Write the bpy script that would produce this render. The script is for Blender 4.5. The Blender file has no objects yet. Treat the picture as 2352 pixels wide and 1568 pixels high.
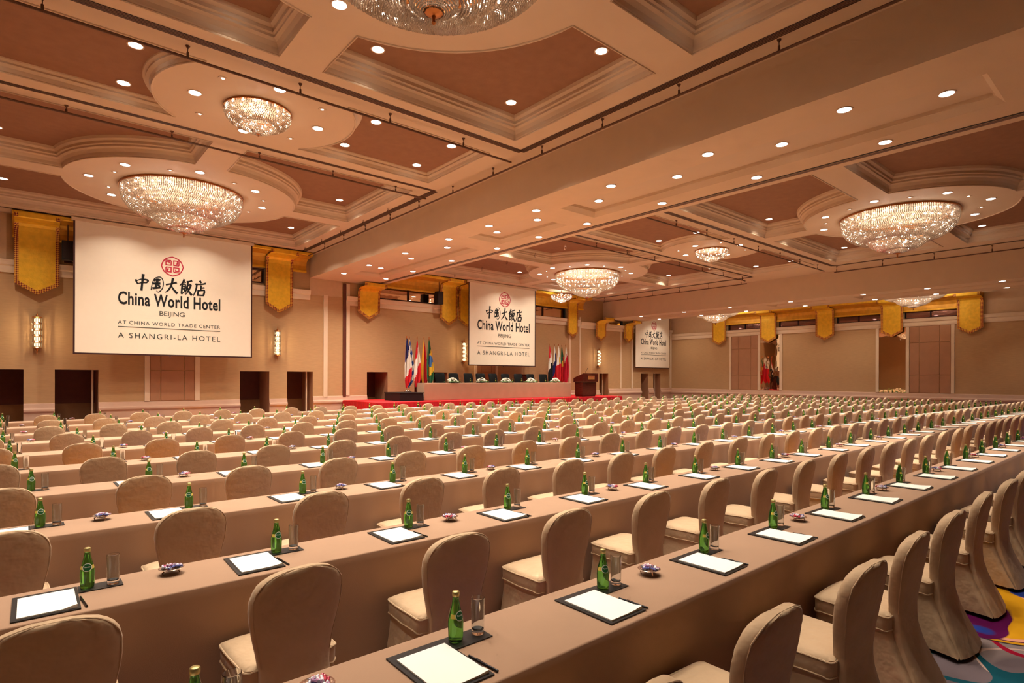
import bpy, bmesh, math, random
from math import sin, cos, pi, radians, sqrt, atan2, tan
from mathutils import Vector, Matrix
from mathutils.geometry import tessellate_polygon
random.seed(7)
S = bpy.context.scene
COL = S.collection

# ------------------------------------------------------------------ camera, world, exposure
H = 1.817; FPX = 1309.28; TH = radians(40.1846)
cam = bpy.data.objects.new('camera', bpy.data.cameras.new('camera'))
COL.objects.link(cam)
cam.data.sensor_width = 36.0
cam.data.lens = 36.0 * FPX / 2352
cam.data.shift_y = (867.45 - 784) / 2352
cam.data.shift_x = 0.00014
cam.data.clip_start = 0.05; cam.data.clip_end = 200
cam.matrix_world = (Matrix.Translation((0, 0, H)) @ Matrix.Rotation(-TH, 4, 'Z')
                    @ Matrix.Rotation(pi / 2, 4, 'X') @ Matrix.Rotation(radians(0.2228), 4, 'Z'))
S.camera = cam
w = bpy.data.worlds.new('world'); S.world = w; w.use_nodes = True
w.node_tree.nodes['Background'].inputs[0].default_value = (0.02, 0.013, 0.008, 1)
w.node_tree.nodes['Background'].inputs[1].default_value = 0.3
S.view_settings.view_transform = 'Standard'; S.view_settings.look = 'None'
S.view_settings.gamma = 1.0; S.view_settings.use_curve_mapping = False
S.view_settings.exposure = 0.12
cy = S.cycles
cy.max_bounces = 5; cy.diffuse_bounces = 3; cy.glossy_bounces = 3; cy.transmission_bounces = 6
cy.transparent_max_bounces = 6; cy.caustics_reflective = False; cy.caustics_refractive = False
cy.use_adaptive_sampling = True; cy.adaptive_threshold = 0.1; cy.adaptive_min_samples = 16; cy.sample_clamp_indirect = 4.0
LIGHT = (1.0, 0.91, 0.79)      # warm halogen
DOWN_W = 48.0                  # watts of one recessed downlight
BIG_W, SMALL_W, SCONCE_W = 95.0, 12.0, 9.0

def proj(x, y, z):
    fx, fy = sin(TH), cos(TH)
    d = x * fx + y * fy
    if d < 0.2: return None
    return (1176 + FPX * (x * fy - y * fx) / d, 867.45 - FPX * (z - H) / d, d)

# ------------------------------------------------------------------ materials
def lin(c):
    return tuple((v / 255 / 12.92 if v <= 10 else ((v / 255 + 0.055) / 1.055) ** 2.4) for v in c)
MATS = {}
def mat(name, rgb, rough=0.6, metal=0.0, var=0.06, scale=6.0, bump=0.0, bscale=200.0, spec=0.4,
        trans=0.0, ior=1.45, sheen=0.0, stretch=(1, 1, 1), coat=0.0, linear=False):
    if name in MATS: return MATS[name]
    m = bpy.data.materials.new(name); m.use_nodes = True; MATS[name] = m
    nt = m.node_tree; b = nt.nodes['Principled BSDF']
    c = rgb if linear else lin(rgb)
    b.inputs['Roughness'].default_value = rough; b.inputs['Metallic'].default_value = metal
    b.inputs['Specular IOR Level'].default_value = spec; b.inputs['IOR'].default_value = ior
    b.inputs['Transmission Weight'].default_value = trans
    b.inputs['Sheen Weight'].default_value = sheen; b.inputs['Coat Weight'].default_value = coat
    tc = nt.nodes.new('ShaderNodeTexCoord'); mp = nt.nodes.new('ShaderNodeMapping')
    mp.inputs['Scale'].default_value = stretch
    nt.links.new(tc.outputs['Object'], mp.inputs['Vector'])
    no = nt.nodes.new('ShaderNodeTexNoise'); no.inputs['Scale'].default_value = scale
    no.inputs['Detail'].default_value = 3
    nt.links.new(mp.outputs['Vector'], no.inputs['Vector'])
    rp = nt.nodes.new('ShaderNodeValToRGB')
    rp.color_ramp.elements[0].position = 0.3; rp.color_ramp.elements[1].position = 0.7
    rp.color_ramp.elements[0].color = tuple(max(0, v * (1 - var)) for v in c) + (1,)
    rp.color_ramp.elements[1].color = tuple(min(1, v * (1 + var)) for v in c) + (1,)
    nt.links.new(no.outputs['Fac'], rp.inputs['Fac']); nt.links.new(rp.outputs['Color'], b.inputs['Base Color'])
    if bump > 0:
        n2 = nt.nodes.new('ShaderNodeTexNoise'); n2.inputs['Scale'].default_value = bscale
        n2.inputs['Detail'].default_value = 2
        nt.links.new(mp.outputs['Vector'], n2.inputs['Vector'])
        bp = nt.nodes.new('ShaderNodeBump'); bp.inputs['Strength'].default_value = bump
        bp.inputs['Distance'].default_value = 0.02
        nt.links.new(n2.outputs['Fac'], bp.inputs['Height']); nt.links.new(bp.outputs['Normal'], b.inputs['Normal'])
    return m
def emit(name, rgb, strength):
    m = bpy.data.materials.new(name); m.use_nodes = True; MATS[name] = m
    nt = m.node_tree; nt.nodes.remove(nt.nodes['Principled BSDF'])
    e = nt.nodes.new('ShaderNodeEmission'); e.inputs[0].default_value = tuple(rgb) + (1,); e.inputs[1].default_value = strength
    nt.links.new(e.outputs[0], nt.nodes['Material Output'].inputs[0])
    m.cycles.emission_sampling = 'NONE'
    return m

M_CEIL = mat('ceiling_plaster', (204, 176, 146), 0.7, var=0.02, scale=1.5)
M_MOULD = mat('moulding_plaster', (204, 176, 146), 0.6, var=0.02, scale=1.5)
M_COFFER = mat('coffer_wallpaper', (140, 97, 68), 0.75, var=0.07, scale=5, bump=0.15, bscale=60)
M_BEAM = mat('beam_fabric', (208, 178, 146), 0.7, var=0.03, scale=2)
M_WALL = mat('wall_fabric', (186, 148, 104), 0.8, var=0.05, scale=4, bump=0.15, bscale=150, stretch=(1, 1, 6))
M_UPWALL = mat('upper_wall_plaster', (204, 170, 134), 0.75, var=0.03)
M_TRIM = mat('trim_paint', (222, 196, 164), 0.5, var=0.02)
M_RAIL = mat('dado_paint', (202, 164, 138), 0.5, var=0.02)
M_PANEL = mat('leather_panel', (172, 124, 90), 0.6, var=0.05, scale=3)
M_VEST = mat('vestibule_dark', (96, 46, 28), 0.6, var=0.1)
M_VEST2 = mat('vestibule_dado', (140, 98, 58), 0.6, var=0.05)
M_GOLD = mat('gold_leaf', (238, 186, 50), 0.38, metal=0.3, var=0.10, scale=7, bump=0.3, bscale=30)
M_GOLDPL = mat('gold_paint', (214, 152, 44), 0.4, metal=0.3, var=0.12, scale=5)
M_BRASS = mat('brass', (188, 120, 66), 0.3, metal=0.8, var=0.05)
M_BORDER = None
M_CLOTH = mat('table_cloth', (166, 129, 100), 0.85, var=0.04, scale=3, bump=0.08, bscale=300, sheen=0.15)
M_CHAIR = mat('chair_cover', (192, 160, 124), 0.75, var=0.05, scale=8, bump=0.4, bscale=16, sheen=0.1)
M_BOTTLE = mat('green_glass', (0.16, 0.56, 0.10), 0.04, var=0.03, trans=0.92, ior=1.36, spec=0.6, linear=True)
M_CAP = mat('cap_gold', (200, 182, 120), 0.35, metal=0.7, var=0.05)
M_LABELY = mat('label_yellow', (226, 200, 90), 0.4, var=0.03)
M_LABELG = mat('label_green', (24, 92, 50), 0.4, var=0.03)
M_LABELW = mat('label_white', (232, 236, 226), 0.4, var=0.02)
M_GLASS = mat('clear_glass', (0.96, 0.96, 0.95), 0.0, var=0.0, trans=1.0, ior=1.42, spec=0.5, linear=True)
M_LEATHER = mat('black_leather', (30, 24, 20), 0.45, var=0.1, scale=30)
M_PAPER = mat('paper', (244, 240, 228), 0.7, var=0.01)
M_PEN = mat('pen_black', (16, 14, 14), 0.25, var=0.05)
M_DISH = mat('dish_silver', (214, 190, 170), 0.15, metal=0.9, var=0.05)
M_BLACK = mat('black_matte', (12, 11, 11), 0.6, var=0.1)
M_BLACKCH = mat('black_chair_leather', (7, 8, 7), 0.6, var=0.1, spec=0.2)
M_DARKRAIL = mat('bronze_rail', (96, 62, 42), 0.5, var=0.05)
M_SLOT = mat('slot_black', (40, 24, 18), 0.6, var=0.05)
M_RED = mat('red_carpet', (214, 30, 34), 0.85, var=0.06, scale=20)
M_REDSK = mat('red_skirt', (180, 14, 24), 0.7, var=0.06)
M_SCREEN = mat('screen_vinyl', (242, 226, 200), 0.8, var=0.01)
M_SBORDER = mat('screen_border', (58, 24, 18), 0.6, var=0.05)
M_INK = mat('ink_black', (14, 16, 18), 0.7, var=0.0)
M_INKG = mat('ink_grey', (60, 66, 60), 0.7, var=0.0)
M_LOGO = mat('ink_crimson', (190, 24, 56), 0.7, var=0.0)
M_WOOD = mat('lectern_wood', (74, 22, 12), 0.25, var=0.25, scale=4, stretch=(1, 1, 8), coat=0.3)
M_PLAQUE = mat('plaque_brass', (206, 150, 80), 0.35, metal=0.6, var=0.05)
M_PETAL = mat('white_petal', (240, 236, 216), 0.6, var=0.05)
M_LEAF = mat('leaf_green', (66, 110, 50), 0.6, var=0.2)
M_CHROME = mat('chrome', (210, 205, 200), 0.15, metal=1.0, var=0.02)
M_LENS = emit('lamp_lens', (1.0, 0.93, 0.84), 14.0)
M_SPOTLENS = emit('pin_lens', (1.0, 0.90, 0.76), 6.0)
M_BULB = emit('bulb', (1.0, 0.88, 0.70), 20.0)
M_SCGLOW = emit('sconce_glow', (1.0, 0.80, 0.46), 2.0)

def crystal_mat():
    m = bpy.data.materials.new('crystal'); m.use_nodes = True; nt = m.node_tree
    nt.nodes.remove(nt.nodes['Principled BSDF'])
    tr = nt.nodes.new('ShaderNodeBsdfTranslucent'); tr.inputs[0].default_value = (0.62, 0.50, 0.40, 1)
    df = nt.nodes.new('ShaderNodeBsdfGlossy'); df.inputs[0].default_value = (0.92, 0.80, 0.70, 1); df.inputs[1].default_value = 0.10
    tp = nt.nodes.new('ShaderNodeBsdfTransparent'); tp.inputs[0].default_value = (1, 0.97, 0.93, 1)
    a = nt.nodes.new('ShaderNodeMixShader'); a.inputs[0].default_value = 0.42
    b = nt.nodes.new('ShaderNodeMixShader'); b.inputs[0].default_value = 0.10
    nt.links.new(tr.outputs[0], a.inputs[1]); nt.links.new(df.outputs[0], a.inputs[2])
    nt.links.new(a.outputs[0], b.inputs[1]); nt.links.new(tp.outputs[0], b.inputs[2])
    nt.links.new(b.outputs[0], nt.nodes['Material Output'].inputs[0])
    return m
M_CRYSTAL = crystal_mat()

def border_mat():
    m = bpy.data.materials.new('banner_border'); m.use_nodes = True; nt = m.node_tree
    b = nt.nodes['Principled BSDF']; b.inputs['Roughness'].default_value = 0.45; b.inputs['Metallic'].default_value = 0.3
    N = nt.nodes.new; L = nt.links.new
    tc = N('ShaderNodeTexCoord'); sp = N('ShaderNodeSeparateXYZ'); cb = N('ShaderNodeCombineXYZ'); ck = N('ShaderNodeTexChecker')
    L(tc.outputs['Object'], sp.inputs[0])
    def mth(op, a, c):
        q = N('ShaderNodeMath'); q.operation = op; L(a, q.inputs[0]); L(c, q.inputs[1]); return q.outputs[0]
    u = mth('ADD', sp.outputs[0], sp.outputs[1])
    L(mth('ADD', u, sp.outputs[2]), cb.inputs[0]); L(mth('SUBTRACT', u, sp.outputs[2]), cb.inputs[1]); cb.inputs[2].default_value = .003
    L(cb.outputs[0], ck.inputs['Vector']); ck.inputs['Scale'].default_value = 16.0
    ck.inputs['Color1'].default_value = lin((128, 34, 26)) + (1,); ck.inputs['Color2'].default_value = lin((226, 164, 60)) + (1,)
    L(ck.outputs['Color'], b.inputs['Base Color'])
    return m
M_BORDER = border_mat()

def mirror_mat():
    m = mat('antique_mirror', (236, 214, 186), 0.02, metal=1.0, var=0.02)
    nt = m.node_tree; b = nt.nodes['Principled BSDF']
    tc = nt.nodes.new('ShaderNodeTexCoord'); n = nt.nodes.new('ShaderNodeTexNoise'); n.inputs['Scale'].default_value = 1.4
    nt.links.new(tc.outputs['Object'], n.inputs['Vector'])
    bp = nt.nodes.new('ShaderNodeBump'); bp.inputs['Strength'].default_value = 0.07; bp.inputs['Distance'].default_value = 0.05
    nt.links.new(n.outputs['Fac'], bp.inputs['Height']); nt.links.new(bp.outputs['Normal'], b.inputs['Normal'])
    return m
M_MIRROR = mirror_mat()
M_DARKGLASS = mat('tinted_mirror_pane', (150, 112, 104), 0.05, metal=0.9, var=0.1, scale=2)

def carpet_mat():
    m = bpy.data.materials.new('carpet'); m.use_nodes = True; nt = m.node_tree
    b = nt.nodes['Principled BSDF']; b.inputs['Roughness'].default_value = 0.95; b.inputs['Specular IOR Level'].default_value = 0.1
    N = nt.nodes.new; L = nt.links.new
    tc = N('ShaderNodeTexCoord')
    wn = N('ShaderNodeTexNoise'); wn.inputs['Scale'].default_value = 0.9; wn.inputs['Detail'].default_value = 1.5
    L(tc.outputs['Object'], wn.inputs['Vector'])
    mx = N('ShaderNodeMixRGB'); mx.blend_type = 'ADD'; mx.inputs[0].default_value = 1.3
    L(tc.outputs['Object'], mx.inputs[1]); L(wn.outputs['Color'], mx.inputs[2])
    def ramp(src, p0, p1):
        r = N('ShaderNodeValToRGB'); r.color_ramp.elements[0].position = p0; r.color_ramp.elements[1].position = p1
        L(src, r.inputs[0]); return r.outputs[0]
    def mix(fac, a, col):
        q = N('ShaderNodeMixRGB'); L(fac, q.inputs[0])
        if isinstance(a, tuple): q.inputs[1].default_value = lin(a) + (1,)
        else: L(a, q.inputs[1])
        q.inputs[2].default_value = lin(col) + (1,)
        return q.outputs[0]
    def wave(scale, dist, dsc, ph):
        wv = N('ShaderNodeTexWave'); wv.inputs['Scale'].default_value = scale; wv.inputs['Distortion'].default_value = dist
        wv.inputs['Detail'].default_value = 0.0; wv.inputs['Detail Scale'].default_value = dsc; wv.inputs['Phase Offset'].default_value = ph
        L(mx.outputs[0], wv.inputs['Vector']); return wv.outputs['Fac']
    def noise(scale, off):
        mp = N('ShaderNodeMapping'); mp.inputs['Location'].default_value = (off, off * 0.7, 0)
        L(mx.outputs[0], mp.inputs['Vector'])
        n = N('ShaderNodeTexNoise'); n.inputs['Scale'].default_value = scale; n.inputs['Detail'].default_value = 0.5
        L(mp.outputs[0], n.inputs['Vector']); return n.outputs['Fac']
    c = mix(ramp(noise(2.0, 3), 0.45, 0.55), (120, 104, 106), (150, 132, 128))
    def contour(src, v, w_):
        a = N('ShaderNodeMath'); a.operation = 'SUBTRACT'; L(src, a.inputs[0]); a.inputs[1].default_value = v
        b_ = N('ShaderNodeMath'); b_.operation = 'ABSOLUTE'; L(a.outputs[0], b_.inputs[0])
        q = N('ShaderNodeMath'); q.operation = 'LESS_THAN'; L(b_.outputs[0], q.inputs[0]); q.inputs[1].default_value = w_
        return q.outputs[0]
    n1 = noise(0.7, 77)
    for v in (.40, .44, .52, .58): c = mix(contour(n1, v, .0042), c, (206, 172, 156))
    n2 = noise(0.6, 91)
    c = mix(contour(n2, .48, .006), c, (24, 84, 96)); c = mix(contour(n2, .56, .007), c, (24, 84, 96))
    c = mix(contour(n2, .42, .007), c, (170, 20, 50))
    c = mix(ramp(noise(0.55, 11), 0.545, 0.55), c, (40, 26, 40))
    c = mix(ramp(noise(0.55, 11), 0.558, 0.562), c, (222, 158, 24))
    c = mix(contour(noise(0.55, 11), .60, .010), c, (232, 160, 130)); c = mix(contour(noise(0.55, 11), .585, .004), c, (90, 10, 70))
    c = mix(ramp(noise(1.3, 27), 0.635, 0.64), c, (90, 10, 70))
    c = mix(ramp(noise(0.9, 41), 0.625, 0.63), c, (36, 60, 140))
    c = mix(ramp(noise(1.5, 57), 0.69, 0.695), c, (190, 20, 50))
    L(c, b.inputs['Base Color'])
    return m
M_CARPET = carpet_mat()

# ------------------------------------------------------------------ mesh helpers
class MB:
    def __init__(self): self.v = []; self.f = []; self.m = []
    def add(self, vs, fs, mi=0):
        o = len(self.v); self.v += [tuple(p) for p in vs]
        self.f += [tuple(i + o for i in f) for f in fs]; self.m += [mi] * len(fs); return self
    def box(self, x0, x1, y0, y1, z0, z1, mi=0):
        vs = [(x, y, z) for z in (z0, z1) for y in (y0, y1) for x in (x0, x1)]
        return self.add(vs, [(0, 2, 3, 1), (4, 5, 7, 6), (0, 1, 5, 4), (2, 6, 7, 3), (0, 4, 6, 2), (1, 3, 7, 5)], mi)
    def loft(self, rings, closed=True, cap0=False, cap1=False, mi=0):
        n = len(rings[0]); vs = [p for r in rings for p in r]; fs = []
        for i in range(len(rings) - 1):
            for j in range(n if closed else n - 1):
                k = (j + 1) % n
                fs.append((i * n + j, i * n + k, (i + 1) * n + k, (i + 1) * n + j))
        if cap0: fs.append(tuple(range(n))[::-1])
        if cap1: fs.append(tuple((len(rings) - 1) * n + j for j in range(n)))
        return self.add(vs, fs, mi)
    def lathe(self, prof, n=16, c=(0, 0, 0), mi=0, cap0=False, cap1=False):
        rings = [[(c[0] + r * cos(2 * pi * j / n), c[1] + r * sin(2 * pi * j / n), c[2] + z) for j in range(n)] for r, z in prof]
        return self.loft(rings, True, cap0, cap1, mi)
    def tube(self, pts, r, n=8, mi=0, closed=False):
        rings = []; P = [Vector(p) for p in pts]
        for i, p in enumerate(P):
            a = P[i - 1] if i > 0 else (P[-1] if closed else p); b = P[(i + 1) % len(P)] if (i < len(P) - 1 or closed) else p
            t = (b - a).normalized(); u = t.cross(Vector((0, 0, 1)))
            if u.length < 1e-3: u = t.cross(Vector((0, 1, 0)))
            u.normalize(); q = t.cross(u)
            rr = r[i] if isinstance(r, (list, tuple)) else r
            rings.append([tuple(p + u * rr * cos(2 * pi * j / n) + q * rr * sin(2 * pi * j / n)) for j in range(n)])
        if closed: rings.append(rings[0])
        return self.loft(rings, True, not closed, not closed, mi)
    def mesh(self, name, mats, smooth=False):
        me = bpy.data.meshes.new(name); me.from_pydata(self.v, [], self.f)
        if not isinstance(mats, (list, tuple)): mats = [mats]
        for mm in mats: me.materials.append(mm)
        me.polygons.foreach_set('material_index', self.m)
        if smooth:
            me.polygons.foreach_set('use_smooth', [True] * len(me.polygons))
            try: me.set_sharp_from_angle(angle=radians(50))
            except Exception: pass
        me.update(); return me
    def build(self, name, mats, parent=None, smooth=False, loc=None, rz=0):
        o = bpy.data.objects.new(name, self.mesh(name, mats, smooth)); COL.objects.link(o)
        if loc: o.location = loc
        o.rotation_euler.z = rz
        if parent: o.parent = parent
        return o
def obj(name, me, parent=None, loc=(0, 0, 0), rz=0.0):
    o = bpy.data.objects.new(name, me); COL.objects.link(o); o.location = loc; o.rotation_euler.z = rz
    if parent: o.parent = parent
    return o
def empty(name, loc=(0, 0, 0), rz=0.0):
    o = bpy.data.objects.new(name, None); COL.objects.link(o); o.location = loc; o.rotation_euler.z = rz
    o.empty_display_size = 0.1; return o
def tag(o, label, cat, group=None, kind=None):
    o['label'] = label
    if cat: o['category'] = cat
    if group: o['group'] = group
    if kind: o['kind'] = kind
    return o
def struct(o, label=None):
    o['kind'] = 'structure'
    if label: o['label'] = label
    return o
def area(name, loc, watts, size, spread=1.4, color=LIGHT):
    d = bpy.data.lights.new(name, 'AREA'); d.shape = 'DISK'; d.size = size; d.energy = watts; d.color = color; d.spread = spread
    o = bpy.data.objects.new(name, d); COL.objects.link(o); o.location = loc; return o
def point(name, loc, watts, r, color=LIGHT, parent=None):
    d = bpy.data.lights.new(name, 'POINT'); d.energy = watts; d.shadow_soft_size = r; d.color = color
    o = bpy.data.objects.new(name, d); COL.objects.link(o); o.location = loc
    if parent: o.parent = parent
    return o
ORD = ['zeroth', 'first', 'second', 'third', 'fourth', 'fifth', 'sixth', 'seventh', 'eighth', 'ninth', 'tenth', 'eleventh',
       'twelfth', 'thirteenth', 'fourteenth', 'fifteenth', 'sixteenth', 'seventeenth', 'eighteenth', 'nineteenth']
TENS = {2: ('twentieth', 'twenty'), 3: ('thirtieth', 'thirty'), 4: ('fortieth', 'forty')}
def ordinal(n):
    if n < 20: return ORD[n]
    t, u = divmod(n, 10)
    return TENS[t][0] if u == 0 else TENS[t][1] + '-' + ORD[u]

# ------------------------------------------------------------------ room shell
YF, XR, XL, YB = 24.3, 35.75, -6.5, -11.0       # front wall, right wall, left wall, back wall
ZC1, ZC2, ZC3 = 7.0, 6.75, 6.5                 # ceiling heights of the three bays
B1 = (9.15, 12.41, 6.07)                       # first beam: left face, right face, soffit
B3 = (28.2, 31.2, 5.62)                        # second beam

struct(MB().add([(XL, YB, 0), (XR, YB, 0), (XR, YF + 2, 0), (XL, YF + 2, 0)], [(0, 1, 2, 3)]).build('floor', M_CARPET),
       'swirling multicoloured patterned carpet')

def wall_grid(mapf, a0, a1, z0, z1, holes):
    As = sorted({a0, a1} | {h[0] for h in holes} | {h[1] for h in holes}); Zs = sorted({z0, z1} | {h[2] for h in holes} | {h[3] for h in holes})
    mb = MB()
    for i in range(len(As) - 1):
        for j in range(len(Zs) - 1):
            ca, cz = (As[i] + As[i + 1]) / 2, (Zs[j] + Zs[j + 1]) / 2
            if any(h[0] < ca < h[1] and h[2] < cz < h[3] for h in holes): continue
            mb.add([mapf(As[i], Zs[j]), mapf(As[i + 1], Zs[j]), mapf(As[i + 1], Zs[j + 1]), mapf(As[i], Zs[j + 1])], [(0, 1, 2, 3)])
    return mb
DOORS = [(-1.3, -0.17, 2.03), (0.62, 1.80, 2.035), (6.37, 7.49, 2.045), (8.21, 9.30, 2.05), (11.81, 12.86, 2.065),
         (15.38, 16.22, 2.08), (27.86, 28.74, 2.12), (32.18, 33.01, 2.15), (33.59, 34.42, 2.16)]
WINS = [(0.85, 7.26, 5.62, 6.22), (12.40, 15.60, 5.48, 6.10), (17.6, 24.75, 5.40, 6.02), (28.35, 30.2, 5.18, 5.7)]
fw_ = struct(wall_grid(lambda a, z: (a, YF, z), XL, XR, 0, 7.6,
             [(d[0], d[1], 0, d[2]) for d in DOORS] + [tuple(q) for q in WINS]).build('wall_front', M_WALL), 'tan fabric front wall')
for i, (a, b, t) in enumerate(DOORS):
    r = struct(empty(f'door_{i+1}', (0, 0, 0)))
    r['label'] = 'dark recessed doorway in the front wall, %s from the left' % ordinal(i + 1)
    dp = 1.3
    MB().add([(a, YF, 0), (a, YF + dp, 0), (a, YF + dp, t), (a, YF, t)], [(0, 1, 2, 3)]) \
        .add([(b, YF, 0), (b, YF, t), (b, YF + dp, t), (b, YF + dp, 0)], [(0, 1, 2, 3)]) \
        .add([(a, YF, t), (a, YF + dp, t), (b, YF + dp, t), (b, YF, t)], [(0, 1, 2, 3)]).build('jamb', M_PANEL, r)
    MB().box(a - .4, b + .4, YF + dp, YF + dp + .05, 0.85, t + .02).build('door_leaf', M_VEST, r)
    MB().box(a - .4, b + .4, YF + dp - .03, YF + dp + .05, 0, 0.85).build('kick_panel', M_VEST2, r)
    if i in (1, 3, 6, 8):
        MB().box(b - .17, b - .12, YF + .35, YF + .42, 0, t).build('door_edge', M_TRIM, r)
# clerestory mirror windows
def window(n, mapf, a0, a1, z0, z1, parts, label, pane):
    r = struct(empty(f'window_{n}')); r['label'] = label
    MB().loft([[mapf(a, d, z) for d, z in ((0.0, z0), (0.0, z0 + .05), (-.10, z0 + .05), (-.10, z0))] for a in (a0, a1)], True, True, True).build('window_sill', M_SBORDER, r)
    MB().loft([[mapf(a, d, z) for d, z in ((0.0, z1 - .05), (0.0, z1), (-.10, z1), (-.10, z1 - .05))] for a in (a0, a1)], True, True, True).build('window_head', M_SBORDER, r)
    w_ = (a1 - a0) / parts
    for k in range(parts):
        p0, p1 = a0 + k * w_ + .02, a0 + (k + 1) * w_ - .02
        MB().add([mapf(p0, -.12, z0), mapf(p1, -.12, z0), mapf(p1, -.12, z1), mapf(p0, -.12, z1)], [(0, 1, 2, 3)]).build('pane', pane, r)
        if k: MB().loft([[mapf(p0 - .02 + e, d, z) for e, d in ((-.02, -.12), (.02, -.12), (.02, -.05), (-.02, -.05))] for z in (z0, z1)], True, True, True).build('mullion', M_SBORDER, r)
mapF = lambda a, d, z: (a, YF - d, z)
mapR = lambda a, d, z: (XR - d, a, z)
WL = ['left of the big front screen', 'above the left side of the stage', 'behind the middle screen', 'above the far right doorways']
for k, (a, b, z0, z1) in enumerate(WINS):
    window(k + 1, mapF, a, b, z0, z1, max(1, round((b - a) / 1.6)), 'mirrored clerestory strip window ' + WL[k], M_MIRROR)
RW = [(7.5, 9.75, 5.02, 5.6), (10.9, 13.1, 5.02, 5.6), (14.2, 16.45, 5.02, 5.6), (17.6, 19.85, 5.02, 5.6)]
rwall = struct(wall_grid(lambda a, z: (XR, a, z), YB, YF, 0, 7.6, RW).build('wall_right', M_WALL), 'tan fabric right wall')
for k, (a, b, z0, z1) in enumerate(RW):
    window(5 + k, mapR, a, b, z0, z1, 2, 'tinted strip window under the gold ledge, %s from the right' % ordinal(k + 1), M_DARKGLASS)
struct(MB().add([(XL, YB, 0), (XL, YF, 0), (XL, YF, 7.6), (XL, YB, 7.6)], [(0, 1, 2, 3)]).build('wall_left', M_WALL))
struct(MB().add([(XL, YB, 0), (XR, YB, 0), (XR, YB, 7.6), (XL, YB, 7.6)], [(0, 3, 2, 1)]).build('wall_back', M_WALL))

# upper wall bands, cornices, pilasters, dado rails
tn = [0]
def trim(mb, m, label):
    tn[0] += 1
    o = struct(mb.build(f'trim_{tn[0]}', m)); o['label'] = label; return o
def profile_run(mapf, prof, a0, a1):
    return MB().loft([[mapf(a, d, z) for d, z in prof] for a in (a0, a1)], True, True, True)
CORN = [(0, 5.06), (.05, 5.06), (.07, 5.14), (.07, 5.26), (.12, 5.30), (.14, 5.40), (.16, 5.46), (0, 5.46)]
def corn(dz): return [(d, z + dz) for d, z in CORN]
for (a, b, dz, lb) in ((XL, 9.15, 0.06, 'left bay'), (10.78, 16.69, -.02, 'stage, left part'), (16.7, 25.95, -.05, 'stage, right part'), (26.05, XR, -.15, 'far right bay')):
    trim(profile_run(mapF, corn(dz), a, b), M_TRIM, 'moulded cornice on the front wall over the ' + lb)
RC = [(d, z - 5.06 + 4.62) for d, z in CORN]
trim(profile_run(mapR, RC, YB, YF), M_TRIM, 'moulded cornice along the right wall')
# plain plaster bands between cornice and ceiling
trim(MB().box(9.15, 10.6, YF - .02, YF + .02, 5.36, 6.2), M_UPWALL, 'plain plaster band under the first beam')
trim(MB().box(XR - .03, XR, YB, 6.5, 5.03, 6.5), M_UPWALL, 'plain plaster band on the near right wall')
trim(MB().box(XR - .03, XR, 20.95, YF, 5.03, 6.5), M_UPWALL, 'plain plaster band on the far right wall')
trim(MB().box(XL, -.6, YF - .03, YF, 5.53, 7.0), M_UPWALL, 'plain plaster band left of the gold ledge')
DADO = [(0, 0), (.04, 0), (.04, .60), (.07, .62), (.10, .66), (.10, .72), (.06, .76), (.05, .80), (.03, .90), (0, .92)]
def dado(top): return [(d, z * top / .92) for d, z in DADO]
prev = XL; segs = []
for a, b, t in DOORS:
    segs.append((prev, a)); prev = b
segs.append((prev, XR))
for a, b in segs:
    top = .92 if b < 10 else (.99 if b < 17 else (1.06 if b < 28 else 1.13))
    o = struct(profile_run(mapF, dado(top), a, b).build('baseboard_front', M_RAIL)); o['label'] = 'pink stepped dado rail on the front wall'
o = struct(profile_run(mapR, dado(1.10), YB, YF).build('baseboard_right', M_RAIL)); o['label'] = 'pale stepped dado rail on the right wall'
for k in range(9):
    yy = 3.2 + k * 2.4
    MB().box(XR - .045, XR - .038, yy, yy + .015, 0.02, .7).build('joint', M_SLOT, o)
PIL = [(3.15, 3.31, .92, 5.1), (4.77, 4.93, .92, 5.1), (9.75, 9.93, .92, 5.4), (10.79, 10.95, .99, 6.0), (17.93, 18.08, 1.06, 5.0), (19.35, 19.49, 1.06, 5.0),
       (25.05, 25.2, 1.06, 5.0), (25.95, 26.07, 1.06, 5.6), (29.91, 30.03, 1.13, 4.9), (31.11, 31.25, 1.13, 4.9), (35.55, 35.74, 1.13, 4.9)]
for k, (a, b, z0, z1) in enumerate(PIL):
    trim(MB().box(a, b, YF - .05, YF, z0, z1), M_TRIM, 'cream vertical pilaster strip on the front wall, %s from the left' % ordinal(k + 1))
trim(MB().box(10.64, 10.78, YF - .04, YF + .02, .2, 6.0), M_VEST, 'dark vertical partition slot left of the stage')
for k, (a, b) in enumerate(((7.585, 7.73), (9.535, 9.686), (10.955, 11.10), (16.236, 16.404), (17.645, 17.80), (19.61, 19.75))):
    trim(MB().box(XR - .05, XR, a, b, 1.1, 4.62), M_TRIM, 'cream vertical pilaster strip on the right wall, %s from the right' % ordinal(k + 1))
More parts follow.
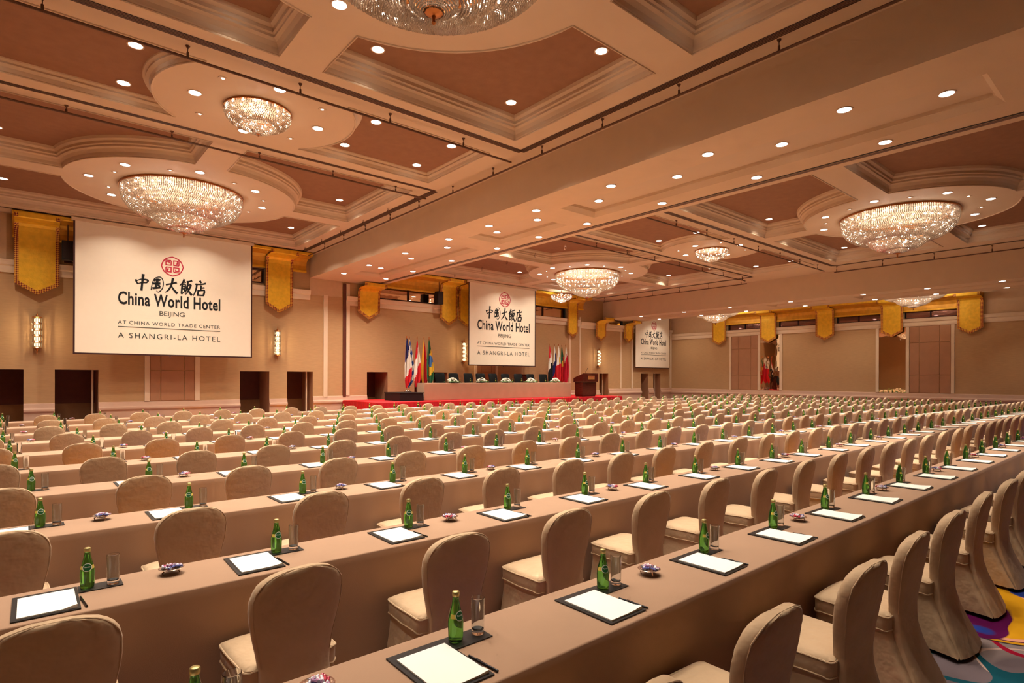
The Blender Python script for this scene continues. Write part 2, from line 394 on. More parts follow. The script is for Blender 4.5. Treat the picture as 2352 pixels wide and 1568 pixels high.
# leather panels (separate pieces on the walls)
def panels(mapf, As, Zs, parent):
    for i in range(len(As) - 1):
        for j in range(len(Zs) - 1):
            a0, a1, z0, z1 = As[i] + .012, As[i + 1] - .012, Zs[j] + .012, Zs[j + 1] - .012
            MB().loft([[mapf(a0, 0, z0), mapf(a1, 0, z0), mapf(a1, 0, z1), mapf(a0, 0, z1)],
                       [mapf(a0, .02, z0), mapf(a1, .02, z0), mapf(a1, .02, z1), mapf(a0, .02, z1)],
                       [mapf(a0 + .01, .028, z0 + .01), mapf(a1 - .01, .028, z0 + .01), mapf(a1 - .01, .028, z1 - .01), mapf(a0 + .01, .028, z1 - .01)]], True, False, True).build('panel', M_PANEL, parent)
panels(mapR, [7.73, 8.2, 9.08, 9.535], [1.1, 2.05, 3.75, 4.62], rwall)
panels(mapR, [17.8, 18.26, 19.11, 19.61], [1.1, 2.05, 3.78, 4.62], rwall)
panels(mapF, [3.31, 3.65, 4.42, 4.77], [.92, 2.05, 3.6, 5.1], fw_)
panels(mapF, [18.08, 18.4, 19.05, 19.35], [1.06, 2.1, 3.6, 5.0], fw_)
for k, (a, b) in enumerate(((9.686, 10.955), (16.404, 17.645))):
    r = empty('wall_mirror', (XR, (a + b) / 2, 0))
    tag(r, 'tall wavy wall mirror on the right wall, ' + ('nearer to the camera' if k == 0 else 'farther from the camera'), 'mirror', 'tall mirrors on the right wall')
    hw = (b - a) / 2
    MB().add([(-.03, -hw, 1.1), (-.03, hw, 1.1), (-.03, hw, 4.6), (-.03, -hw, 4.6)], [(0, 3, 2, 1)]).build('mirror_glass', M_MIRROR, r)
    MB().box(-.028, 0, -hw, hw, 1.1, 4.6).build('backing', M_WOOD, r)

# ------------------------------------------------------------------ ceilings with coffers
PROF_BIG = [(0, 0), (.02, .03), (.03, .10), (.07, .17), (.12, .20), (.12, .24), (.15, .26), (.15, .32), (.20, .36), (.22, .42)]
PROF_MID = [(0, 0), (.02, .02), (.04, .08), (.09, .12), (.09, .15), (.13, .18), (.14, .20)]
def quad_outline(cx, cyy, sx, sy, hx, hy, bw, R, d, n=18):
    r = R + d
    pts = [(sqrt(r * r - (bw + d) ** 2), bw + d), (hx - d, bw + d), (hx - d, hy - d), (bw + d, hy - d), (bw + d, sqrt(r * r - (bw + d) ** 2))]
    a0 = atan2(pts[4][1], pts[4][0]); a1 = atan2(pts[0][1], pts[0][0])
    pts += [(r * cos(a0 + (a1 - a0) * k / n), r * sin(a0 + (a1 - a0) * k / n)) for k in range(1, n)]
    return [(cx + sx * x, cyy + sy * y) for x, y in pts]
def side_outline(cx, cyy, sx, hx, hy, R, d, n=18):
    r = R + d; y = hy - d; a = math.asin(min(1, y / r)); x = r * cos(a)
    pts = [(x, -y), (hx - d, -y), (hx - d, y), (x, y)]
    pts += [(r * cos(a - 2 * a * k / n), r * sin(a - 2 * a * k / n)) for k in range(1, n)]
    return [(cx + sx * p, cyy + q) for p, q in pts]
def bay(name, zc, x0, x1, y0, y1, cx, hx, bigs, mid, bw, label):
    holes = []; cells = []
    for (cyy, hy, R) in bigs:
        for sx in (-1, 1):
            for sy in (-1, 1):
                cells.append(([quad_outline(cx, cyy, sx, sy, hx, hy, bw, R, d) for d, _ in PROF_BIG], PROF_BIG))
    if mid:
        cyy, hy, R = mid
        for sx in (-1, 1):
            cells.append(([side_outline(cx, cyy, sx, hx, hy, R, d) for d, _ in PROF_MID], PROF_MID))
    outer = [(x0, y0), (x1, y0), (x1, y1), (x0, y1)]
    loops = [outer] + [c[0][0] for c in cells]
    tri = tessellate_polygon([[Vector((x, y, 0)) for x, y in lp] for lp in loops])
    vs = [(x, y, zc) for lp in loops for x, y in lp]
    ce = struct(MB().add(vs, tri).build(name, M_CEIL), label)
    for out, prof in cells:
        MB().loft([[(x, y, zc + dz) for x, y in o] for o, (d, dz) in zip(out, prof)]).build('coffer_moulding', M_MOULD, ce)
        top = out[-1]; t2 = tessellate_polygon([[Vector((x, y, 0)) for x, y in top]])
        MB().add([(x, y, zc + prof[-1][1]) for x, y in top], t2).build('coffer_panel', M_COFFER, ce)
        # raised bead round the opening
        o0 = out[0]; n = len(o0); c = Vector((sum(p[0] for p in o0) / n, sum(p[1] for p in o0) / n))
        MB().tube([(x, y, zc - .004) for x, y in o0], .018, 6, closed=True).build('coffer_bead', M_MOULD, ce)
    return ce
def slot(ce, zc, a, b, wdt=.17):
    ax = Vector(b) - Vector(a); t = ax.normalized(); n = Vector((-t.y, t.x)); mb = MB()
    for k in range(9):
        mi = 0 if k % 2 == 0 else 1
        o0, o1 = -wdt / 2 + wdt * k / 9, -wdt / 2 + wdt * (k + 1) / 9
        z = zc - (.004 if mi == 0 else .008)
        mb.add([tuple(Vector(a) + n * o0) + (z,), tuple(Vector(b) + n * o0) + (z,), tuple(Vector(b) + n * o1) + (z,), tuple(Vector(a) + n * o1) + (z,)], [(0, 1, 2, 3)], mi)
    mb.build('slot_grille', [M_SLOT, M_DARKRAIL], ce)
CX1, HX1, BW = 3.42, 4.66, .36
ce1 = bay('ceiling', ZC1, XL, B1[0], YB, YF, CX1, HX1, [(5.48, 4.0, 2.68), (18.43, 4.53, 2.85)], (11.72, 1.32, 1.80), BW, 'coffered cream ceiling over the left bay')
CX2, HX2 = 20.0, 5.9
ce2 = bay('ceiling', ZC2, B1[1], B3[0], YB, YF, CX2, HX2, [(5.50, 4.05, 2.65), (18.2, 4.4, 2.75)], (11.8, 1.4, 1.85), BW, 'coffered cream ceiling over the middle bay')
ce3 = struct(MB().add([(B3[1], YB, ZC3), (XR, YB, ZC3), (XR, YF, ZC3), (B3[1], YF, ZC3)], [(0, 1, 2, 3)]).build('ceiling', M_CEIL), 'plain ceiling over the right bay')
for (ce, zc, xl, xr_, ya, yb, yc) in ((ce1, ZC1, -1.75, 8.58, 9.86, 13.5, 23.45), (ce2, ZC2, 13.3, 26.75, 9.98, 13.62, 23.45)):
    slot(ce, zc, (xl, ya), (xr_, ya)); slot(ce, zc, (xr_, 0.8), (xr_, ya)); slot(ce, zc, (xl, .8), (xl, ya))
    slot(ce, zc, (xl, yb), (xr_, yb), .13); slot(ce, zc, (xr_, yb), (xr_, yc), .2); slot(ce, zc, (xl, yb), (xl, yc), .13); slot(ce, zc, (xl, yc), (xr_, yc), .1)
# beams with recessed soffit panels
def beam(name, x0, x1, zb, zl, zr, recs, rx, label):
    holes = [(rx[0], rx[1], a, b) for a, b in recs]
    mb = wall_grid(lambda a, y: (a, y, zb), x0, x1, YB, YF, holes)
    mb.add([(x0, YB, zb), (x0, YF, zb), (x0, YF, zl + .05), (x0, YB, zl + .05)], [(0, 1, 2, 3)])
    mb.add([(x1, YB, zb), (x1, YF, zb), (x1, YF, zr + .05), (x1, YB, zr + .05)], [(0, 3, 2, 1)])
    bm = struct(mb.build(name, M_BEAM), label)
    for a, b in recs:
        rings = []
        for d, dz in ((0, 0), (.03, .03), (.10, .10), (.12, .10), (.14, .16)):
            rings.append([(rx[0] + d, a + d, zb + dz), (rx[1] - d, a + d, zb + dz), (rx[1] - d, b - d, zb + dz), (rx[0] + d, b - d, zb + dz)])
        MB().loft(rings, True, False, True).build('soffit_recess', M_MOULD, bm)
    return bm
bm1 = beam('ceiling_beam', B1[0], B1[1], B1[2], ZC1, ZC2, [(1.8, 10.15), (11.15, 14.1), (15.2, 22.2)], (10.14, 11.42), 'deep dropped ceiling beam between left and middle bays')
bm3 = beam('ceiling_beam', B3[0], B3[1], B3[2], ZC2, ZC3, [(1.8, 10.0), (11.2, 14.1), (15.2, 22.2)], (29.1, 30.3), 'deep dropped ceiling beam between middle and right bays')
MB().box(12.02, 12.07, YB, YF, B1[2] - .006, B1[2] + .01).build('track_groove', M_SLOT, bm1)
MB().box(12.10, 12.20, YB, YF, B1[2] - .004, B1[2] + .01).build('track_groove', M_DARKRAIL, bm1)

# ------------------------------------------------------------------ hanging rails
def rail(a, b, z, zc, n, label, first=.5):
    a, b = Vector(a), Vector(b); r = empty('hanging_rail', (a.x, a.y, zc))
    tag(r, label, 'rail', 'thin hanging rails under the ceiling')
    L = (b - a)
    MB().tube([(0, 0, z - zc), (L.x, L.y, z - zc)], .022, 6).build('bar', M_DARKRAIL, r)
    mb = MB(); mb.lathe([(.035, 0), (.03, -.015), (.007, -.05), (.007, -.5 * (zc - z)), (.018, -.52 * (zc - z)), (.02, -(zc - z))], 8)
    me = mb.mesh('hanger', M_DARKRAIL, True)
    t = L.normalized()
    k = first
    while k < L.length:
        obj('hanger', me, r, (t.x * k, t.y * k, 0)); k += 1.76
    return r
rail((8.72, -1.4), (8.72, 23.3), ZC1 - .19, ZC1, 0, 'long bronze rail hung along the left face of the first beam', .15)
rail((-1.8, 10.12), (8.5, 10.12), ZC1 - .19, ZC1, 0, 'bronze hanging rail crossing left bay between nearest and small chandelier', .15)
rail((-1.8, 13.85), (8.5, 13.85), ZC1 - .15, ZC1, 0, 'bronze hanging rail crossing left bay before the far big chandelier', .55)
rail((13.4, 10.28), (26.6, 10.28), ZC2 - .2, ZC2, 0, 'bronze hanging rail crossing middle bay nearer to the camera', .2)
rail((13.4, 13.9), (26.6, 13.9), ZC2 - .17, ZC2, 0, 'bronze hanging rail crossing middle bay farther from the camera', .6)
rail((26.95, .8), (26.95, 10.0), ZC2 - .25, ZC2, 0, 'bronze hanging rail by the second beam, right section', .3)
rail((26.95, 14.0), (26.95, 23.2), ZC2 - .25, ZC2, 0, 'bronze hanging rail by the second beam, far section', .3)
me_ring = MB().tube([(0, .05 * cos(t * pi / 6), -.11 + .055 * sin(t * pi / 6)) for t in range(12)], .008, 5, closed=True).tube([(0, 0, 0), (0, 0, -.06)], .008, 5).mesh('ceiling_hook', M_DARKRAIL)
hk = 0
for y in (14.2, 15.8, 17.5, 19.3, 21.0, 22.7):
    hk += 1; tag(obj('ceiling_hook', me_ring, None, (8.35, y, ZC1)), 'small ring hook under ceiling beside first beam, %s from the camera' % ordinal(hk), 'hook', 'ring hooks under the ceiling')
hk = 0
for y in (14.9, 16.6, 18.4, 20.2, 22.4):
    hk += 1; tag(obj('ceiling_hook', me_ring, None, (15.1 + .05 * hk, y, ZC2)), 'small ring hook at left edge of middle bay, %s from the camera' % ordinal(hk), 'hook', 'ring hooks under the ceiling')
tag(obj('ceiling_hook', me_ring, None, (-.9, 23.9, 6.98)), 'small ring hook left of the gold ledge', 'hook', 'ring hooks under the ceiling')

# ------------------------------------------------------------------ downlights
me_trim = MB().lathe([(.105, 0.0), (.125, -.004), (.122, -.012), (.10, -.010), (.098, 0.0)], 20).mesh('trim_ring', M_MOULD, True)
me_lens = MB().add([(.10 * cos(k * pi / 10), .10 * sin(k * pi / 10), -.008) for k in range(20)], [tuple(range(20))[::-1]]).mesh('lens', M_LENS)
me_ptrim = MB().lathe([(.035, 0.0), (.075, -.004), (.072, -.010), (.03, -.008)], 14).mesh('trim_ring', M_MOULD, True)
me_plens = MB().add([(.03 * cos(k * pi / 6), .03 * sin(k * pi / 6), -.008) for k in range(12)], [tuple(range(12))[::-1]]).mesh('lens', M_SPOTLENS)
def downlight(x, y, z, label, group, watts=None, s=1.0):
    r = empty('downlight', (x, y, z)); tag(r, label, 'downlight', group)
    obj('trim_ring', me_trim, r); obj('lens', me_lens, r)
    dim = .40 if y < 3 else (.55 if y < 5 else (.75 if y < 8 else 1.0))      # the zone round the camera is dimmed
    area('downlight_lamp', (x, y, z - .03), (DOWN_W if watts is None else watts) * dim, .18, 2.1 if y > 15 else (1.9 if y > 6 else 1.45))
def pinlight(x, y, z, label, group):
    r = empty('pin_spotlight', (x, y, z)); tag(r, label, 'spotlight', group)
    obj('trim_ring', me_ptrim, r); obj('lens', me_plens, r)
def in_frame(x, y, z, mx=40, my=60):
    p = proj(x, y, z); return p is not None and -mx < p[0] < 2352 + mx and -my < p[1] < 1568 + my
DIRN = ['right', 'rear right', 'rear', 'rear left', 'left', 'front left', 'front', 'front right']
for bay_, cx, zc, bigs, mid in (('left', CX1, ZC1, ((5.48, 'near'), (18.3, 'far')), 11.7), ('middle', CX2, ZC2, ((5.6, 'near'), (18.35, 'far')), 11.8)):
    hx = HX1 if bay_ == 'left' else HX2
    for cyy, nm in bigs:
        for k in range(8):
            a = k * pi / 4; x, y = cx - (.15 if bay_ == 'left' else 0) + 2.14 * cos(a), cyy + 2.14 * sin(a)
            downlight(x, y, zc, f'round downlight in {bay_} bay, {DIRN[k]} of the {nm} big chandelier', f'downlights round the {nm} big chandelier, {bay_} bay')
            a += pi / 8; x, y = cx + 1.95 * cos(a), cyy + 1.95 * sin(a)
            if in_frame(x, y, zc): pinlight(x, y, zc, f'tiny pin spotlight by {nm} big chandelier in {bay_} bay, between {DIRN[k]} and {DIRN[(k+1)%8]}', f'pin spotlights, {bay_} bay')
        for sx in (-1, 1):
            for sy in (-1, 1):
                for (dx, dy, w1) in ((hx - .63, 3.4, 'outer corner'), (hx - .63, 1.0, 'side'), (1.1, 3.45, 'end')):
                    x, y, z = cx + sx * dx, cyy + sy * dy, zc + .42
                    q = ('far ' if sy > 0 else 'near ') + ('right' if sx > 0 else 'left')
                    downlight(x, y, z, f'downlight at {w1} of {q} coffer, {nm} chandelier, {bay_} bay', f'coffer downlights, {bay_} bay')
    for k in range(4):
        a = k * pi / 2
        downlight(cx + 1.14 * cos(a), mid + 1.14 * sin(a), zc, f'round downlight in {bay_} bay, {DIRN[2*k]} of the small chandelier', f'downlights round the small chandelier, {bay_} bay')
        a += pi / 4
        pinlight(cx + 1.25 * cos(a), mid + 1.25 * sin(a), zc, f'tiny pin spotlight by small chandelier in {bay_} bay, {DIRN[2*k+1]} side', f'pin spotlights, {bay_} bay')
    for sx in (-1, 1):
        for dx, w1 in ((2.13, 'inner'), (hx - .62, 'outer')):
            for dy, w2 in ((-.66, 'near'), (.9, 'far')):
                downlight(cx + sx * dx, mid + dy, zc + .20, f'{w1} {w2} downlight in {"right" if sx > 0 else "left"} coffer beside small chandelier, {bay_} bay', f'coffer downlights, {bay_} bay')
YS = [1.1, 3.5, 5.87, 8.23, 10.67, 12.62, 14.63, 17.28, 20.02, 22.3]
for k, y in enumerate(YS):
    downlight(9.80, y, B1[2], f'downlight in first beam, left line, {ordinal(k+1)} from the camera end', 'downlights in the first beam')
    downlight(11.70, y, B1[2], f'downlight in first beam, right line, {ordinal(k+1)} from the camera end', 'downlights in the first beam')
for k, y in enumerate((2.4, 4.93, 7.2, 9.45, 11.7, 13.5, 16.2, 18.6, 21.0)):
    downlight(10.79, y, B1[2] + .16, f'downlight in recessed middle of first beam, {ordinal(k+1)} from the camera end', 'downlights in the first beam')
for k, y in enumerate((2.5, 4.6, 7.0, 9.4, 12.6, 15.8, 18.6, 21.6)):
    downlight(28.6, y, B3[2], f'downlight in second beam, left line, {ordinal(k+1)} from the right', 'downlights in the second beam')
    downlight(30.75, y + .2, B3[2], f'downlight in second beam, right line, {ordinal(k+1)} from the right', 'downlights in the second beam')
for k, y in enumerate((4.5, 12.0, 16.0, 22.6)):
    downlight(33.4, y, ZC3, f'downlight in right bay ceiling, {ordinal(k+1)} from the right', 'downlights in the right bay')

# ------------------------------------------------------------------ chandeliers
def chandelier_meshes(R, sc, n1, m1):
    """rim, beads, bulbs: three stepped bowls of crystal strands"""
    tiers = [([(1.0, -.03), (.995, -.15), (.96, -.26), (.88, -.37), (.76, -.45), (.63, -.495), (.54, -.51)], n1, m1),
             ([(.52, -.39), (.515, -.48), (.47, -.57), (.39, -.63), (.29, -.675), (.20, -.69)], int(n1 * .62), int(m1 * .66)),
             ([(.18, -.64), (.175, -.69), (.13, -.73), (.06, -.75)], int(n1 * .3), int(m1 * .3))]
    rnd = random.Random(3)
    beads = MB(); s = sc
    def octa(x, y, z, r):
        beads.add([(x + r, y, z), (x, y + r, z), (x - r, y, z), (x, y - r, z), (x, y, z + r * 1.3), (x, y, z - r * 1.3)],
                  [(0, 1, 4), (1, 2, 4), (2, 3, 4), (3, 0, 4), (1, 0, 5), (2, 1, 5), (3, 2, 5), (0, 3, 5)])
    for prof, n, m in tiers:
        pts = [Vector((r * R, 0, z * R)) for r, z in prof]
        seg = [0]
        for i in range(1, len(pts)): seg.append(seg[-1] + (pts[i] - pts[i - 1]).length)
        for i in range(m):
            s_ = seg[-1] * (i + .5) / m
            k = max(j for j in range(len(seg) - 1) if seg[j] <= s_)
            p = pts[k].lerp(pts[k + 1], (s_ - seg[k]) / (seg[k + 1] - seg[k]))
            nn = max(10, int(n * (p.x / pts[0].x) ** .5))
            rr = min(.021 * s, seg[-1] / m * .52)
            for j in range(nn):
                a = 2 * pi * (j + rnd.random() * .15) / nn
                octa(p.x * cos(a), p.x * sin(a), p.z, rr * (.8 + .4 * rnd.random()))
    rim = MB()
    def ring(r, z, t, hgt):
        rim.lathe([(r - t, z), (r, z), (r + .01, z - hgt), (r - t, z - hgt), (r - t, z)], 48)
    ring(R * 1.02, .0, .05 * s, .055 * s); ring(R * .53, -.375 * R, .04 * s, .035 * s); ring(R * .19, -.63 * R, .03 * s, .03 * s)
    rim.lathe([(.08 * R, -.745 * R), (.05 * R, -.765 * R), (.016 * R, -.775 * R), (.010 * R, -.81 * R), (.018 * R, -.825 * R), (.0, -.845 * R)], 12)
    bulbs = MB()
    def ball(x, y, z, r):
        bulbs.lathe([(0.001, r), (r * .8, r * .6), (r, 0), (r * .8, -r * .6), (.001, -r)], 6, (x, y, z))
    for (r, z, n) in ((.975, -.10, int(n1 / 5)), (.95, -.22, int(n1 / 5)), (.86, -.34, int(n1 / 6)), (.70, -.44, int(n1 / 8)), (.48, -.46, int(n1 / 10)), (.40, -.57, int(n1 / 11)), (.26, -.64, 9)):
        for j in range(n):
            a = 2 * pi * (j + rnd.random() * .5) / n
            ball(r * R * cos(a), r * R * sin(a), z * R, .014 * s + .014 * s * rnd.random())
    return rim.mesh('rim', M_BRASS, True), beads.mesh('crystal_strands', M_CRYSTAL), bulbs.mesh('bulbs', M_BULB, True)
BIG = chandelier_meshes(1.5, 1.0, 190, 30)
SMALL = chandelier_meshes(.60, .75, 90, 15)
def chandelier(x, y, z, ms, label, big=True, watts=None):
    r = empty('chandelier', (x, y, z)); tag(r, label, 'chandelier', 'tiered crystal chandeliers')
    obj('rim', ms[0], r)
    o = obj('crystal_strands', ms[1], r); o['kind'] = 'stuff'; o['label'] = 'glittering strands of crystal beads'
    o = obj('bulbs', ms[2], r); o['kind'] = 'stuff'; o['label'] = 'small glowing bulbs'
    if big:
        W_ = BIG_W if watts is None else watts
        for k in range(6):
            a = k * pi / 3; point('chandelier_lamp', (x + .85 * cos(a), y + .85 * sin(a), z - .34), W_ * .15, .03)
        point('chandelier_lamp', (x, y, z - .78), W_ * .18, .03)
    else:
        if z < 6.6: MB().tube([(0, 0, -.02), (0, 0, ZC2 - z)], .02, 8).build('stem', M_BRASS, r)
        point('chandelier_lamp', (x, y, z - .18), SMALL_W if watts is None else watts, .05)
chandelier(3.42, 5.42, ZC1, BIG, 'huge crystal chandelier cut by the top edge of the picture', True, 30)
chandelier(3.30, 18.3, ZC1, BIG, 'huge crystal chandelier in front of the big left screen')
chandelier(3.38, 11.7, ZC1, SMALL, 'small crystal chandelier between the two huge left bay ones', False)
chandelier(20.0, 5.65, ZC2, BIG, 'huge crystal chandelier at the right, nearest in the middle bay')
chandelier(20.1, 18.3, ZC2, BIG, 'huge crystal chandelier in middle bay above the stage end')
chandelier(20.0, 11.8, ZC2, SMALL, 'small crystal chandelier between the two huge middle bay ones', False)
chandelier(33.2, 8.7, ZC3 - .02, BIG, 'half hidden chandelier in right bay near the right edge', True, 170)
chandelier(33.2, 19.3, ZC3 - .02, BIG, 'half hidden chandelier in right bay beside the third screen', True, 150)
chandelier(22.85, 22.75, 6.50, SMALL, 'small chandelier over the stage right of the middle screen', False, 30)

# ------------------------------------------------------------------ gold ledges and banners
def ledge(mapf, a0, a1, dz, label, k=1.0):
    prof = [(.015, 6.28), (.10, 6.28), (.13, 6.33), (.12, 6.52), (.17, 6.68), (.32, 6.78), (.84, 6.82), (.86, 6.82), (.86, 6.97), (.015, 6.97)]
    r = empty('gold_ledge'); tag(r, label, 'ledge', 'gold leaf ledges over the walls')
    MB().loft([[mapf(a, d, z + dz) for d, z in prof] for a in (a0, a1)], True, True, True).build('soffit', M_GOLDPL, r)
    MB().loft([[mapf(a, d, z + dz) for d, z in ((.861, 6.84), (.885, 6.86), (.885, 6.95), (.861, 6.97))] for a in (a0, a1)], True, True, True).build('fascia', M_GOLD, r)
    MB().loft([[mapf(a, d, z + dz) for d, z in ((.10, 6.24), (.16, 6.26), (.16, 6.32), (.10, 6.33))] for a in (a0, a1)], True, True, True).build('lower_bead', M_GOLD, r)
    return r
ledge(mapF, -.45, 8.95, 0, 'gold leaf ledge over the front wall behind the big left screen')
ledge(mapF, 12.45, 17.1, -.24, 'gold leaf ledge over the stage left of the middle screen')
ledge(mapF, 17.2, 26.2, -.24, 'gold leaf ledge over the stage right of the middle screen')
ledge(mapR, 6.45, 20.95, -.86, 'long gold leaf ledge along the right wall')
def banner(mapf, a, wd, ztop, zs, ztip, label, mf=None):
    """strip that leaves the ledge front, turns down in a curve and ends in a point"""
    r = empty('gold_banner'); tag(r, label, 'banner', 'gold banners hanging from the ledges')
    cur = [(.90, ztop + .10), (.905, ztop - .03), (.86, ztop - .05), (.45, ztop - .07), (.30, ztop - .11), (.22, ztop - .20), (.19, ztop - .35), (.18, ztop - .6)]
    hw = wd / 2; bw_ = .10
    def strip(h0, h1, off, name, m, pointed):
        mb = MB(); rings = []
        for (d, z) in cur: rings.append((d + off * (0.3 if z > ztop else 1), z))
        rings.append((.17 + off, zs))
        vs = []; fs = []
        for s in (h0, h1):
            for d, z in rings: vs.append(mapf(a + s, d, z if (d, z) != rings[-1] else zs + (ztip - zs) * (1 - abs(s) / hw)))
        n = len(rings)
        for i in range(n - 1): fs.append((i, i + 1, n + i + 1, n + i))
        mb.add(vs, fs)
        return mb
    # panel: two halves so that it can end in a point
    mb = MB()
    for h0, h1 in ((-hw, 0), (0, hw)):
        s_ = strip(h0, h1, 0, '', None, True); mb.add(s_.v, s_.f)
    back = [tuple(v) for v in mb.v]
    o = mb.build('panel', mf or M_GOLD, r)
    md = o.modifiers.new('thick', 'SOLIDIFY'); md.thickness = .03; md.offset = 0
    mb = MB()
    for h0, h1 in ((-hw - .005, -hw + bw_), (hw - bw_, hw + .005)):
        s_ = strip(h0, h1, .018, '', None, False)
        mb.add(s_.v, s_.f)
    # pointed lower border
    for sgn in (-1, 1):
        e0 = mapf(a + sgn * hw, .19, zs + .12); e1 = mapf(a, .19, ztip + .12); e2 = mapf(a, .19, ztip - .012); e3 = mapf(a + sgn * hw, .19, zs - .012)
        mb.add([e0, e1, e2, e3], [(0, 1, 2, 3)])
    o = mb.build('border', M_BORDER, r); o['label'] = 'red and gold fretwork border'
    md = o.modifiers.new('thick', 'SOLIDIFY'); md.thickness = .014; md.offset = 0
    return r
FB = [(.16, 1.12, 0, 'front wall left of the big left screen'), (7.82, 1.08, 0, 'front wall right of the big left screen'),
      (11.81, 1.08, -.90, 'front wall left of the stage, below the first beam'), (16.18, 1.02, -.22, 'left one of two side by side, left of the middle screen'),
      (17.3, 1.02, -.24, 'right one of two side by side, touching the middle screen'), (25.2, .88, -.24, 'front wall between middle screen and second beam'),
      (27.8, .95, -1.32, 'front wall above the lectern side doorway'), (30.62, .88, -1.32, 'front wall touching the third screen')]
for a, wd, dz, lb in FB:
    banner(mapF, a, wd, 6.82 + dz, 4.80 if a < 20 else (4.56 if a < 26 else 4.48), 4.46 if a < 20 else (4.34 if a < 26 else 4.18), 'pointed gold banner, ' + lb)
for k, y in enumerate((6.94, 10.3, 13.7, 17.06, 20.42)):
    banner(mapR, y, 1.02, 6.82 - .86, 4.38, 4.10, 'pointed gold banner on the right wall, %s from the right edge' % ordinal(k + 1))

# ------------------------------------------------------------------ sconces
def sconce_meshes():
    fr = MB(); fr.box(-.03, .03, -.02, 0, -.55, .55)
    for z in (-.3, -.1, .1, .3): fr.lathe([(.05, z - .02), (.115, z - .012), (.115, z + .012), (.05, z + .02)], 14, (0, -.14, 0))
    for z in (-.5, .5): fr.lathe([(.13, z - .012), (.14, z), (.13, z + .012), (.02, z + .012)], 14, (0, -.14, 0))
    for k in range(3): fr.box(-.015, .015, -.14, 0, -.4 + .4 * k - .01, -.4 + .4 * k + .01)
    fr.lathe([(.02, .51), (.035, .55), (.012, .62), (.002, .70)], 8, (0, -.14, 0))
    fr.lathe([(.002, -.72), (.02, -.66), (.012, -.6), (.05, -.52)], 8, (0, -.14, 0))
    gl = MB()
    for k in range(5):
        z = .40 - .2 * k
        gl.lathe([(.045, z - .062), (.08, z - .035), (.085, z + .02), (.055, z + .062)], 12, (0, -.14, 0), cap0=True, cap1=True)
    rods = MB()
    for k in range(14):
        a = 2 * pi * k / 14; x, y = .125 * cos(a), -.14 + .125 * sin(a)
        rods.tube([(x, y, -.49), (x, y, .49)], .007, 5)
    return fr.mesh('frame', M_BRASS), gl.mesh('glass_lamp', M_SCGLOW, True), rods.mesh('crystal_rods', M_CRYSTAL)
SCM = sconce_meshes()
for x, z, lb in ((.16, 3.23, 'left of the big left screen'), (7.77, 3.21, 'right of the big left screen'), (17.17, 3.15, 'beside the left edge of the middle screen'), (27.66, 3.1, 'on the wall behind the lectern')):
    r = empty('wall_sconce', (x, YF, z)); tag(r, 'tall crystal wall sconce glowing ' + lb, 'sconce', 'crystal wall sconces')
    obj('frame', SCM[0], r); obj('glass_lamp', SCM[1], r); obj('crystal_rods', SCM[2], r)
    for dz in (-.3, -.1, .1, .3): point('sconce_lamp', (x, YF - .285, z + dz), SCONCE_W, .02, (1, .76, .46))
# sconces on the opposite walls that the mirrors show

# ------------------------------------------------------------------ projection screens with lettering
def text_mesh(s, size=1.0, offset=0.0, shear=0.0, spacing=1.0):
    cu = bpy.data.curves.new('t', 'FONT'); cu.body = s; cu.size = size; cu.align_x = 'CENTER'; cu.offset = offset
    cu.shear = shear; cu.space_character = spacing; cu.resolution_u = 3; cu.fill_mode = 'FRONT' if hasattr(cu, 'fill_mode') else 'FRONT'
    o = bpy.data.objects.new('t', cu); COL.objects.link(o)
    bpy.context.view_layer.update()
    me = bpy.data.meshes.new_from_object(o.evaluated_get(bpy.context.evaluated_depsgraph_get()))
    bpy.data.objects.remove(o); bpy.data.curves.remove(cu)
    return me
def fit_text(me, width, h=None):
    xs = [v.co.x for v in me.vertices]; ys = [v.co.y for v in me.vertices]
    sx = width / (max(xs) - min(xs)); cx = (max(xs) + min(xs)) / 2; y0 = min(ys)
    sy = sx if h is None else h / (max(ys) - y0)
    for v in me.vertices: v.co = Vector(((v.co.x - cx) * sx, 0, (v.co.y - y0) * sy))
    return me
def ribbon(mb, pts, wd, closed=False):
    n = len(pts); P = [Vector((p[0], p[1])) for p in pts]
    L, Rr = [], []
    for i in range(n):
        a = P[i - 1] if (i > 0 or closed) else P[i]; b = P[(i + 1) % n] if (i < n - 1 or closed) else P[i]
        t1 = (P[i] - a); t2 = (b - P[i])
        t1 = t1.normalized() if t1.length > 1e-6 else t2.normalized(); t2 = t2.normalized() if t2.length > 1e-6 else t1
        t = (t1 + t2); t = t.normalized() if t.length > 1e-6 else t1
        nn = Vector((-t.y, t.x)); k = wd / 2 / max(.5, nn.dot(Vector((-t1.y, t1.x))))
        L.append(P[i] + nn * k); Rr.append(P[i] - nn * k)
    vs = [(p.x, 0, p.y) for p in L] + [(p.x, 0, p.y) for p in Rr]
    fs = [(i, (i + 1) % n, n + (i + 1) % n, n + i) for i in range(n if closed else n - 1)]
    mb.add(vs, fs)
